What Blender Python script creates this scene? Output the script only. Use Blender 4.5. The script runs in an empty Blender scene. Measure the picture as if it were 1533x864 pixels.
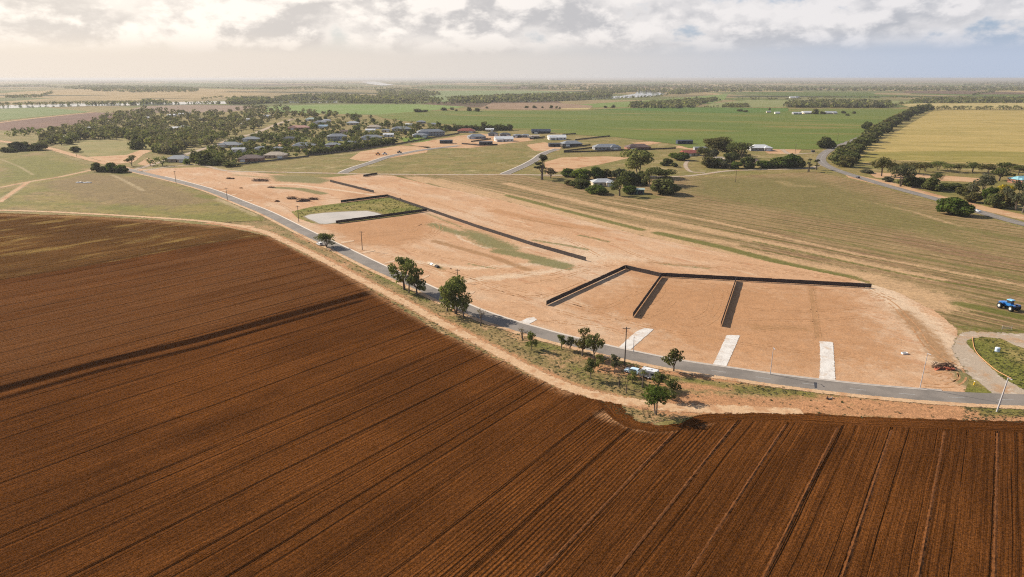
import bpy, math, random
import numpy as np
from mathutils import Vector, Matrix

S = bpy.context.scene
COL = S.collection
RND = random.Random(7)
PI = math.pi

# ------------------------------------------------------------------ camera
CX, CY, F, HZ, H = 766.5, 432.0, 1022.0, 117.0, 80.0
PITCH = math.atan((CY - HZ) / F)
cp, sp = math.cos(PITCH), math.sin(PITCH)


def G(px, py, z=0.0):
    """the point of the ground (height z) that the drone sees at this place of the photo"""
    a, b = (px - CX) / F, (CY - py) / F
    dx, dy, dz = a, cp + b * sp, -sp + b * cp
    if dz > -1e-5:
        dz = -1e-5
    t = (z - H) / dz
    return (dx * t, dy * t)


def GP(pts):
    return np.array([G(*p) for p in pts], dtype=float)


def zc(x, y, z=0.0):
    return y * cp + (H - z) * sp


def AZ(vpx):
    return math.atan2((vpx - CX) / F, cp + (CY - HZ) / F * sp)


def height_of(px, pyb, pyt):
    """real height of an upright thing standing at pyb whose top is seen at pyt"""
    x, y = G(px, pyb)
    a = (CY - pyt) / F
    # point (x,y,h): v/(depth)=a ; up.z: v = y*sp + (h-H)*cp ; d = y*cp - (h-H)*sp
    # y*sp + q*cp = a*(y*cp - q*sp)
    q = (a * y * cp - y * sp) / (cp + a * sp)
    return q + H


def mpp(px, py):
    x, y = G(px, py)
    return zc(x, y) / F


cam_d = bpy.data.cameras.new('camera')
cam = bpy.data.objects.new('camera', cam_d)
COL.objects.link(cam)
cam.location = (0, 0, H)
cam.rotation_euler = (PI / 2 - PITCH, 0, 0)
cam_d.sensor_width = 36
cam_d.lens = 36 * F / 1533
cam_d.clip_start = 1
cam_d.clip_end = 200000
S.camera = cam

# ------------------------------------------------------------------ light
SUN_EL, SUN_AZ = math.radians(31), math.radians(-60)   # azimuth from +Y towards +X
sd = Vector((math.sin(SUN_AZ) * math.cos(SUN_EL), math.cos(SUN_AZ) * math.cos(SUN_EL), math.sin(SUN_EL)))
sun_d = bpy.data.lights.new('sun', 'SUN')
sun_d.energy = 5.0
sun_d.angle = math.radians(0.5)
sun_d.color = (1.0, 0.92, 0.80)
sun = bpy.data.objects.new('sun', sun_d)
COL.objects.link(sun)
sun.rotation_euler = (-sd).to_track_quat('-Z', 'Y').to_euler()
S.view_settings.view_transform = 'Standard'
S.view_settings.look = 'None'
S.view_settings.exposure = 0.75
S.view_settings.gamma = 1
S.cycles.use_denoising = False
S.cycles.pixel_filter_type = 'BLACKMAN_HARRIS'
S.cycles.filter_width = 1.15
S.cycles.sample_clamp_indirect = 4.0
S.cycles.max_bounces = 6
S.cycles.transparent_max_bounces = 12
S.cycles.volume_bounces = 0


# ------------------------------------------------------------------ nodes
class N:
    def __init__(s, tree):
        s.t = tree
        tree.nodes.clear()

    def node(s, kind, **kw):
        n = s.t.nodes.new(kind)
        for k, v in kw.items():
            setattr(n, k, v)
        return n

    def put(s, sock, v):
        if v is None:
            return
        if hasattr(v, 'is_linked'):
            s.t.links.new(v, sock)
        else:
            if isinstance(v, (tuple, list)) and len(v) == 3 and sock.type == 'RGBA':
                v = (*v, 1)
            sock.default_value = v

    def m(s, op, a, b=None, c=None, clamp=False):
        n = s.node('ShaderNodeMath', operation=op, use_clamp=clamp)
        for i, v in enumerate((a, b, c)):
            s.put(n.inputs[i], v)
        return n.outputs[0]

    def vm(s, op, a, b=None):
        n = s.node('ShaderNodeVectorMath', operation=op)
        s.put(n.inputs[0], a)
        s.put(n.inputs[1], b)
        return n.outputs['Value'] if op in ('DOT_PRODUCT', 'LENGTH') else n.outputs[0]

    def noise(s, vec, scale, detail=4.0, rough=0.55, dist=0.0, color=False, dim='3D'):
        n = s.node('ShaderNodeTexNoise', noise_dimensions=dim)
        if dim == '1D':
            s.put(n.inputs['W'], vec)
        else:
            s.put(n.inputs['Vector'], vec)
        n.inputs['Scale'].default_value = scale
        n.inputs['Detail'].default_value = detail
        n.inputs['Roughness'].default_value = rough
        n.inputs['Distortion'].default_value = dist
        return n.outputs['Color' if color else 0]

    def step(s, v, lo, hi, a=0.0, b=1.0):
        n = s.node('ShaderNodeMapRange', interpolation_type='SMOOTHSTEP')
        for i, x in enumerate((v, lo, hi, a, b)):
            s.put(n.inputs[i], x)
        return n.outputs[0]

    def mix(s, f, a, b, mode='MIX'):
        n = s.node('ShaderNodeMix', data_type='RGBA', blend_type=mode)
        s.put(n.inputs[0], f)
        s.put(n.inputs[6], a)
        s.put(n.inputs[7], b)
        return n.outputs[2]

    def attr(s, name, kind='GEOMETRY'):
        n = s.node('ShaderNodeAttribute', attribute_name=name, attribute_type=kind)
        return n.outputs['Fac']

    def comb(s, x, y, z=0.0):
        n = s.node('ShaderNodeCombineXYZ')
        for i, v in enumerate((x, y, z)):
            s.put(n.inputs[i], v)
        return n.outputs[0]

    def pos(s):
        return s.node('ShaderNodeNewGeometry').outputs['Position']

    def uv_dir(s, az, pos):
        """(across, along) metres for a direction az"""
        v = s.vm('DOT_PRODUCT', pos, (math.cos(az), -math.sin(az), 0))
        u = s.vm('DOT_PRODUCT', pos, (math.sin(az), math.cos(az), 0))
        return v, u

    def bump(s, h, strength=1.0, dist=0.1):
        n = s.node('ShaderNodeBump')
        n.inputs['Strength'].default_value = strength
        n.inputs['Distance'].default_value = dist
        s.put(n.inputs['Height'], h)
        return n.outputs[0]

    def out(s, color, rough=0.9, normal=None, alpha=None, spec=0.2, metal=0.0, **kw):
        p = s.node('ShaderNodeBsdfPrincipled')
        s.put(p.inputs['Base Color'], color)
        s.put(p.inputs['Roughness'], rough)
        s.put(p.inputs['Specular IOR Level'], spec)
        s.put(p.inputs['Metallic'], metal)
        if normal is not None:
            s.put(p.inputs['Normal'], normal)
        if alpha is not None:
            s.put(p.inputs['Alpha'], alpha)
        for k, v in kw.items():
            s.put(p.inputs[k], v)
        o = s.node('ShaderNodeOutputMaterial')
        s.t.links.new(p.outputs[0], o.inputs[0])
        return p


def newmat(name):
    m = bpy.data.materials.new(name)
    m.use_nodes = True
    return m, N(m.node_tree)


def C(r, g, b, k=1.6):
    def l(c):
        c /= 255
        return (c / 12.92 if c <= .04045 else ((c + .055) / 1.055) ** 2.4) / k
    return (l(r), l(g) / .95, l(b) / .90)


def soil(name, base, layers=(), stripes=(), paint=(), micro=0.25, microscale=2.5, bump=0.1, bumpscale=1.5,
         edge=0.6, rough=0.95, clump=0.0, clumpscale=.5):
    """layers: (colour, scale, lo, hi[, azimuth, stretch]); stripes: (azimuth, period, lo, hi, colour, warp);
    paint: (attribute, colour, noise scale)"""
    mt, n = newmat(name)
    P = n.pos()
    fine = n.noise(P, 1.1, 7, .78)
    col = base
    if not hasattr(base, 'is_linked'):
        col = n.mix(0.0, base, base)
    for i, L in enumerate(layers):
        c, sc, lo, hi = L[:4]
        vec = P
        if len(L) > 4:
            v, u = n.uv_dir(L[4], P)
            vec = n.comb(v, n.m('DIVIDE', u, L[5]), i * 7.3)
        else:
            vec = n.vm('ADD', P, (i * 31.7, i * 17.1, i * 9.9))
        f = n.step(n.m('ADD', n.noise(vec, sc, 6, 0.62), n.m('MULTIPLY', n.m('SUBTRACT', fine, .5), .22)), lo, hi)
        col = n.mix(n.m('MULTIPLY', f, .9), col, c)
    for (az, per, lo, hi, c, warp) in stripes:
        v, u = n.uv_dir(az, P)
        w = n.noise(n.comb(v, n.m('MULTIPLY', u, .3)), 1 / (per * 3), 3)
        vv = n.m('ADD', v, n.m('MULTIPLY', n.m('SUBTRACT', w, .5), warp))
        sn = n.m('SINE', n.m('MULTIPLY', vv, 2 * PI / per))
        sn = n.m('ADD', sn, n.m('MULTIPLY', n.m('SUBTRACT', n.noise(P, .35, 5, .7), .5), 1.9))
        sn = n.m('ADD', sn, n.m('MULTIPLY', n.m('SUBTRACT', n.noise(P, .02, 2, .5), .5), 1.6))
        col = n.mix(n.step(sn, lo, hi), col, c)
    for (at, c, sc) in paint:
        a = n.attr(at)
        f = n.m('ADD', a, n.m('MULTIPLY', n.m('SUBTRACT', n.noise(P, sc, 7, .7), .5), 1.1))
        f = n.m('ADD', f, n.m('MULTIPLY', n.m('SUBTRACT', fine, .5), 1.0))
        col = n.mix(n.m('MULTIPLY', n.step(f, .30, .72), .88), col, c)
    if micro:
        f = n.m('ADD', n.m('MULTIPLY', n.noise(P, microscale, 8, .75), .6), n.m('MULTIPLY', fine, .4))
        k = n.step(f, .34, .66, 1 - micro * 1.3, 1 + micro * 1.3)
        col = n.mix(1.0, col, n.comb(k, k, k), 'MULTIPLY')
    if clump:
        f = n.noise(n.vm('ADD', P, (11.0, 5.0, 0.0)), clumpscale, 6, .72)
        k = n.step(f, .36, .66, 1 + clump * .55, 1 - clump)
        col = n.mix(1.0, col, n.comb(k, k, k), 'MULTIPLY')
        f = n.noise(n.vm('ADD', P, (71.0, 25.0, 0.0)), clumpscale * .22, 5, .7)
        k = n.step(f, .36, .66, 1 - clump * .45, 1 + clump * .35)
        col = n.mix(1.0, col, n.comb(k, k, k), 'MULTIPLY')
    nr = None
    if bump:
        nr = n.bump(n.noise(P, bumpscale, 8, .7), 1.0, bump)
    al = None
    if edge:
        e = n.attr('edge')
        f = n.m('ADD', e, n.m('MULTIPLY', n.m('SUBTRACT', n.noise(P, edge, 7, .72), .5), 2.2))
        al = n.step(f, -.06, .06)
    n.out(col, rough, nr, al, .1)
    return mt


def plain(name, col, rough=.6, spec=.4, metal=0, var=.08, scale=3.0, **kw):
    mt, n = newmat(name)
    f = n.noise(n.pos(), scale, 5, .65)
    k = n.step(f, .3, .7, 1 - var, 1 + var)
    n.out(n.mix(1.0, n.mix(0.0, col, col), n.comb(k, k, k), 'MULTIPLY'), rough, None, None, spec, metal, **kw)
    return mt


# ------------------------------------------------------------------ object helpers
def tag(o, label=None, cat=None, group=None, kind=None):
    if label: o['label'] = label
    if cat: o['category'] = cat
    if group: o['group'] = group
    if kind: o['kind'] = kind
    return o


def empty(name, loc, rz=0.0, **kw):
    o = bpy.data.objects.new(name, None)
    o.empty_display_size = .5
    COL.objects.link(o)
    o.location = loc
    o.rotation_euler = (0, 0, rz)
    return tag(o, **kw)


def link(name, me, parent=None, loc=None):
    o = bpy.data.objects.new(name, me)
    COL.objects.link(o)
    if parent: o.parent = parent
    if loc: o.location = loc
    return o


class MB:
    def __init__(s):
        s.v, s.f, s.mi = [], [], []

    def add(s, vs, fs, mi=0):
        b = len(s.v)
        s.v += [tuple(x) for x in vs]
        s.f += [tuple(b + i for i in f) for f in fs]
        s.mi += [mi] * len(fs)

    def box(s, c, d, rz=0.0, mi=0, ry=0.0, taper=1.0):
        m = Matrix.Translation(c) @ Matrix.Rotation(rz, 4, 'Z') @ Matrix.Rotation(ry, 4, 'Y')
        vs = []
        for z in (-.5, .5):
            k = taper if z > 0 else 1
            for x, y in ((-.5, -.5), (.5, -.5), (.5, .5), (-.5, .5)):
                vs.append(m @ Vector((x * d[0] * k, y * d[1] * k, z * d[2])))
        s.add(vs, [(3, 2, 1, 0), (4, 5, 6, 7), (0, 1, 5, 4), (1, 2, 6, 5), (2, 3, 7, 6), (3, 0, 4, 7)], mi)

    def tube(s, pts, rad, n=6, mi=0, cap=True):
        pts = [Vector(p) for p in pts]
        rings = []
        for i, p in enumerate(pts):
            a = pts[max(i - 1, 0)]
            b = pts[min(i + 1, len(pts) - 1)]
            d = (b - a).normalized()
            x = d.orthogonal().normalized()
            y = d.cross(x)
            r = rad[i] if isinstance(rad, (list, tuple)) else rad
            rings.append([p + (x * math.cos(2 * PI * k / n) + y * math.sin(2 * PI * k / n)) * r for k in range(n)])
        vs = [v for r in rings for v in r]
        fs = []
        for i in range(len(pts) - 1):
            for k in range(n):
                fs.append((i * n + k, i * n + (k + 1) % n, (i + 1) * n + (k + 1) % n, (i + 1) * n + k))
        if cap:
            fs.append(tuple(range(n))[::-1])
            fs.append(tuple((len(pts) - 1) * n + k for k in range(n)))
        s.add(vs, fs, mi)

    def prism(s, prof, hw, mi=0):
        """profile in x,z extruded along y; hw = half width or function of (x, z)"""
        g = hw if callable(hw) else (lambda x, z: hw)
        n = len(prof)
        vs = [(x, -g(x, z), z) for x, z in prof] + [(x, g(x, z), z) for x, z in prof]
        fs = [tuple(range(n)), tuple(range(2 * n - 1, n - 1, -1))]
        for i in range(n):
            j = (i + 1) % n
            fs.append((i, n + i, n + j, j))
        s.add(vs, fs, mi)

    def mesh(s, name, mats):
        me = bpy.data.meshes.new(name)
        me.from_pydata(s.v, [], s.f)
        for m in (mats if isinstance(mats, (list, tuple)) else [mats]):
            me.materials.append(m)
        if any(s.mi):
            me.polygons.foreach_set('material_index', s.mi)
        me.update()
        return me

    def build(s, name, mats, parent=None, loc=None):
        return link(name, s.mesh(name, mats), parent, loc)


def copy_tree(o, loc=None, rz=None, scale=None, **kw):
    c = o.copy()
    COL.objects.link(c)
    if loc is not None: c.location = loc
    if rz is not None: c.rotation_euler = (0, 0, rz)
    if scale is not None: c.scale = scale
    tag(c, **kw)

    def rec(src, dst):
        for ch in list(src.children):
            if ch.name in fresh: continue
            k = ch.copy()
            COL.objects.link(k)
            fresh.add(k.name)
            k.parent = dst
            rec(ch, k)
    fresh = set()
    rec(o, c)
    return c


# ------------------------------------------------------------------ ground sheets
def hills(x, y):
    d = np.hypot(x, y)
    az = np.degrees(np.arctan2(x, y))
    k = np.clip((d - 2700) / 2200, 0, 1) * np.clip((-9 - az) / 8, 0, 1)
    k = k * k * (3 - 2 * k)
    return k * .5 * (17 + 9 * np.sin(x / 900 + 1) * np.cos(y / 1300) + 5 * np.sin(x / 310) * np.sin(y / 420))


def seg_dist(P, A, B):
    d = B - A
    t = np.clip(((P - A) @ d) / max(d @ d, 1e-9), 0, 1)
    return np.hypot(*(P - (A + t[:, None] * d)).T)


def line_dist(P, L):
    r = np.full(len(P), 1e9)
    for a, b in zip(L[:-1], L[1:]):
        r = np.minimum(r, seg_dist(P, a, b))
    return r


def pip(p, poly):
    x, y = p
    ins = False
    ax, ay = poly[-1]
    for bx, by in poly:
        if (ay > y) != (by > y) and x < (bx - ax) * (y - ay) / (by - ay) + ax: ins = not ins
        ax, ay = bx, by
    return ins


def sdf(P, poly):
    r = line_dist(P, np.vstack([poly, poly[:1]]))
    ins = np.zeros(len(P), bool)
    n = len(poly)
    for i in range(n):
        a, b = poly[i], poly[(i + 1) % n]
        c = (a[1] > P[:, 1]) != (b[1] > P[:, 1])
        with np.errstate(divide='ignore', invalid='ignore'):
            xx = (b[0] - a[0]) * (P[:, 1] - a[1]) / (b[1] - a[1]) + a[0]
        ins ^= c & (P[:, 0] < xx)
    return np.where(ins, r, -r)


def region(name, px, mat, z=.03, fade=1.5, cell=None, paint=None, extra=None, ground=False, relief=None, maxn=26000):
    poly = np.array(px, float) if ground else GP(px)
    lo, hi = poly.min(0) - fade * 1.3, poly.max(0) + fade * 1.3
    if cell is None:
        cell = max(1.5, math.sqrt((hi[0] - lo[0]) * (hi[1] - lo[1]) / maxn))
    nx = int((hi[0] - lo[0]) / cell) + 2
    ny = int((hi[1] - lo[1]) / cell) + 2
    xs, ys = lo[0] + np.arange(nx) * cell, lo[1] + np.arange(ny) * cell
    X, Y = np.meshgrid(xs, ys)
    P = np.stack([X.ravel(), Y.ravel()], 1)
    E = sdf(P, poly)
    idx = np.arange(nx * ny).reshape(ny, nx)
    q = np.stack([idx[:-1, :-1], idx[:-1, 1:], idx[1:, 1:], idx[1:, :-1]], -1).reshape(-1, 4)
    keep = E[q].max(1) > -fade * 1.1
    q = q[keep]
    used, inv = np.unique(q, return_inverse=True)
    q = inv.reshape(-1, 4)
    P, E = P[used], E[used]
    Z = np.full(len(P), z)
    if relief is not None:
        Z = Z + relief(P[:, 0], P[:, 1])
    me = bpy.data.meshes.new(name)
    me.from_pydata(np.column_stack([P, Z]).tolist(), [], q.tolist())
    me.materials.append(mat)

    def setattr_(nm, val):
        at = me.attributes.new(nm, 'FLOAT', 'POINT')
        at.data.foreach_set('value', np.ascontiguousarray(val, dtype=np.float32))
    setattr_('edge', E / fade)
    for nm, items in (paint or {}).items():
        val = np.zeros(len(P))
        for it in items:
            kind, pts, w = it[:3]
            amp = it[3] if len(it) > 3 else 1.0
            g = GP(pts)
            if kind == 'line':
                val = np.maximum(val, amp * np.clip(1.1 - line_dist(P, g) / w * .6, 0, 1))
            else:
                val = np.maximum(val, amp * np.clip(.5 + .5 * sdf(P, g) / w, 0, 1))
        setattr_(nm, val)
    if extra:
        for nm, fn in extra.items():
            setattr_(nm, fn(P))
    me.update()
    o = link(name, me)
    tag(o, kind='structure')
    return o


def smooth(pts, n=8):
    P = [np.array(p, float) for p in pts]
    P = [2 * P[0] - P[1]] + P + [2 * P[-1] - P[-2]]
    out = []
    for i in range(1, len(P) - 2):
        for k in range(n):
            t = k / n
            a, b, c, d = P[i - 1:i + 3]
            out.append(.5 * (2 * b + (c - a) * t + (2 * a - 5 * b + 4 * c - d) * t * t + (3 * b - a - 3 * c + d) * t ** 3))
    out.append(P[-2])
    return np.array(out)


def offset(L, d):
    t = np.gradient(L, axis=0)
    t /= np.hypot(*t.T)[:, None]
    return L + np.stack([-t[:, 1], t[:, 0]], 1) * d   # left of travel is positive


def strip(name, L, w0, w1, mat, z=.1, sections=None):
    """ribbon along L between the offsets w0 (right) and w1 (left)"""
    a, b = offset(L, w0), offset(L, w1)
    n = len(L)
    vs = [(*p, z) for p in a] + [(*p, z) for p in b]
    fs = [(i, i + 1, n + i + 1, n + i) for i in range(n - 1)]
    mb = MB()
    mb.add(vs, fs)
    return mb.build(name, mat)


def resample(L, step):
    d = np.concatenate([[0], np.cumsum(np.hypot(*np.diff(L, axis=0).T))])
    s = np.arange(0, d[-1], step)
    return np.stack([np.interp(s, d, L[:, 0]), np.interp(s, d, L[:, 1])], 1)

# ================================================================== sky
W = bpy.data.worlds.new('World')
S.world = W
W.use_nodes = True
n = N(W.node_tree)
sky = n.node('ShaderNodeTexSky', sky_type='NISHITA')
sky.sun_disc = False
sky.sun_elevation = SUN_EL
sky.sun_rotation = SUN_AZ
sky.altitude = 100
sky.dust_density = 2.0
d = n.node('ShaderNodeTexCoord').outputs['Generated']
sep = n.node('ShaderNodeSeparateXYZ')
n.put(sep.inputs[0], d)
dx, dy, dz = sep.outputs
dzc = n.m('ADD', n.m('MAXIMUM', dz, 0.0), .10)
cvec = n.comb(n.m('DIVIDE', dx, dzc), n.m('DIVIDE', dy, dzc), n.m('MULTIPLY', dz, 3.0))
cvec = n.comb(n.m('MULTIPLY', dx, 1.0), n.m('MULTIPLY', dy, 1.0), n.m('MULTIPLY', dz, 1.9))
n1 = n.noise(cvec, 10.0, 9, .58, .1)
n2 = n.noise(n.vm('ADD', cvec, (-.017, 0.0, .030)), 10.0, 6, .55, .1)
n3 = n.noise(n.comb(dx, dy, n.m('MULTIPLY', dz, 6.0)), 3.0, 3, .5)
left = n.step(dx, .55, -.6)                 # overcast is thicker towards the sun
dens = n.m('ADD', n.m('ADD', n1, n.m('MULTIPLY', n.m('SUBTRACT', n3, .5), .5)), n.m('MULTIPLY', left, .14))
cl = n.step(dens, .34, .47)
lit = n.step(n.m('SUBTRACT', n1, n2), -.07, .09)
ang = n.m('MAXIMUM', n.vm('DOT_PRODUCT', d, tuple(sd)), 0.0)
glow = n.m('POWER', ang, 5.0)
dark = n.mix(left, (5.0, 5.1, 5.5), (6.9, 6.35, 5.9))
bright = n.mix(left, (8.6, 8.3, 8.3), (11.5, 10.5, 9.4))
ccol = n.mix(lit, dark, bright)
ccol = n.mix(n.m('MULTIPLY', n.step(dens, .60, .42), .7), ccol, bright)
skyc = n.mix(.55, sky.outputs[0], n.mix(left, (4.3, 5.7, 8.3), (9.0, 8.7, 8.4)))
up = n.step(n.m('ADD', dz, n.m('MULTIPLY', n.m('SUBTRACT', n1, .5), .05)), .026, .044)
cover = n.m('MULTIPLY', cl, n.m('MULTIPLY', up, .93))
allc = n.mix(cover, skyc, ccol)
mid = n.step(dx, .75, -.05)
hazec = n.mix(left, n.mix(mid, (4.7, 5.5, 7.0), (6.3, 6.25, 6.35)), (8.5, 7.5, 6.5))
allc = n.mix(n.step(dz, .062, .022), allc, hazec)
allc = n.mix(n.m('MULTIPLY', glow, .35), allc, (14.0, 12.6, 10.8))
# unseen sky overhead set to dark blue, to weaken fill light in shadows
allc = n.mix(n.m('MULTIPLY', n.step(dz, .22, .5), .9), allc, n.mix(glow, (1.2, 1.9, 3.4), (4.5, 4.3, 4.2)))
# sky behind the camera, out of view, made bluer and darker to deepen shadows
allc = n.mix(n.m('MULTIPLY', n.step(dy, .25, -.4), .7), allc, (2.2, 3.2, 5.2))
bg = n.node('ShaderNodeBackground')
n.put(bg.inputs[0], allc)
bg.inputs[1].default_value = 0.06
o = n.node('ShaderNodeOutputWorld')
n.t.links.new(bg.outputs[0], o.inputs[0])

# ================================================================== air
hm = bpy.data.materials.new('haze_air')
hm.use_nodes = True
hn = N(hm.node_tree)
pv = hn.node('ShaderNodeVolumePrincipled')
pv.inputs['Color'].default_value = (.68, .67, .68, 1)
pv.inputs['Density'].default_value = 6.6e-5
pv.inputs['Anisotropy'].default_value = .22
oo = hn.node('ShaderNodeOutputMaterial')
hm.node_tree.links.new(pv.outputs[0], oo.inputs['Volume'])
hb = MB()
hb.box((0, 29000, 41), (90000, 62000, 86))
tag(hb.build('haze', hm), kind='stuff')

# ================================================================== ground materials
A_PAD = AZ(30)
A_ROW = AZ(1515)
DRY, OLIVE, GREEN = C(172, 150, 100), C(128, 124, 66), C(112, 124, 48)
SAND, SANDP, SANDR = C(218, 168, 125), C(226, 187, 150), C(200, 147, 104)
M = {}
M['ground'] = soil('dry_grass_ground', clump=.25, clumpscale=.3, base=C(158, 134, 80), layers=[(C(138, 126, 66), .03, .45, .6), (C(186, 160, 112), .05, .54, .68),
                   (C(120, 118, 60), .4, .52, .7)], micro=.2, edge=None)
M['far'] = None
M['estate'] = soil('bare_sandy_earth', SAND, [
    (SANDP, .045, .46, .66, A_PAD, 3.0), (SANDR, .03, .53, .66, A_PAD, 2.0), (C(204, 146, 104), .25, .55, .7, A_PAD, 5.0),
    (C(234, 196, 156), .2, .60, .74, A_PAD, 6.0)],
    [(A_PAD, 6.0, .9, 1.9, C(198, 144, 100), 26.0), (AZ(1000), 5.0, 1.2, 2.1, C(232, 188, 144), 40.0), (AZ(60000), 2.6, .8, 2.0, C(186, 130, 90), 5.0)],
    [('red', C(200, 145, 99), .2), ('pale', C(232, 198, 162), .3), ('tan', C(176, 130, 86), .35), ('weed', C(128, 122, 72), .5)],
    micro=.2, clump=.09, clumpscale=.3, bump=.15, bumpscale=.8, edge=.25)
M['paddock'] = soil('stubble_paddock', C(168, 136, 92), [
    (C(146, 122, 76), .02, .44, .6), (C(150, 114, 80), .035, .52, .66, A_PAD, 4.0), (C(196, 164, 118), .3, .56, .72, A_PAD, 5.0)],
    [(AZ(-120), 8.5, .2, 1.3, C(118, 106, 54), 2.5), (AZ(-120), 5.1, .5, 1.5, C(192, 150, 106), 1.5), (AZ(-120), 3.1, .7, 1.6, C(128, 96, 66), 1.0)],
    [('sand', C(216, 172, 126), .3), ('green', C(130, 118, 64), .4), ('weed', C(112, 110, 46), .6)], micro=.22, edge=.25, clump=.2, clumpscale=.5)
M['grass'] = soil('dry_paddock_grass', C(156, 134, 72), [
    (C(138, 126, 60), .018, .42, .58), (C(168, 136, 90), .022, .50, .62), (C(118, 108, 62), .12, .54, .70), (C(196, 168, 120), .09, .62, .74)],
    [], [('brown', C(150, 122, 80), .06), ('green', C(132, 124, 54), .15), ('pale', C(196, 168, 124), .3)], micro=.22, edge=.25, clump=.26, clumpscale=.4)
M['verge'] = soil('verge_dry_grass', C(166, 136, 88), [
    (C(142, 124, 72), .07, .46, .58), (C(206, 158, 112), .10, .52, .64), (C(116, 104, 52), .5, .55, .7), (C(196, 166, 118), .8, .58, .7)],
    [], [('dirt', C(212, 150, 104), .5), ('green', C(128, 122, 58), .5)], micro=.25, microscale=3, bump=.25, edge=.5, clump=.2, clumpscale=.8)
M['basin'] = soil('basin_grass', C(150, 134, 66), [(C(172, 148, 88), .06, .46, .62), (C(112, 112, 54), .2, .52, .68), (C(170, 146, 96), .3, .6, .74)],
                  [], [('green', C(130, 126, 54), .2)], clump=.28, clumpscale=.7, micro=.25, bump=.3, edge=.5)
M['dirt'] = soil('bare_dirt', C(214, 168, 124), [(C(196, 142, 100), .05, .48, .64), (C(228, 192, 152), .15, .55, .7)], micro=.12, edge=.2)
M['track'] = soil('dirt_track', C(226, 182, 138), [(C(204, 150, 106), .2, .48, .62), (C(238, 202, 162), .5, .54, .7)], micro=.15, edge=.7)
M['gravel'] = soil('pale_gravel', C(196, 172, 146), [(C(196, 152, 112), .1, .48, .64), (C(220, 200, 176), .3, .55, .7)], micro=.15, edge=.5)


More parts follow.
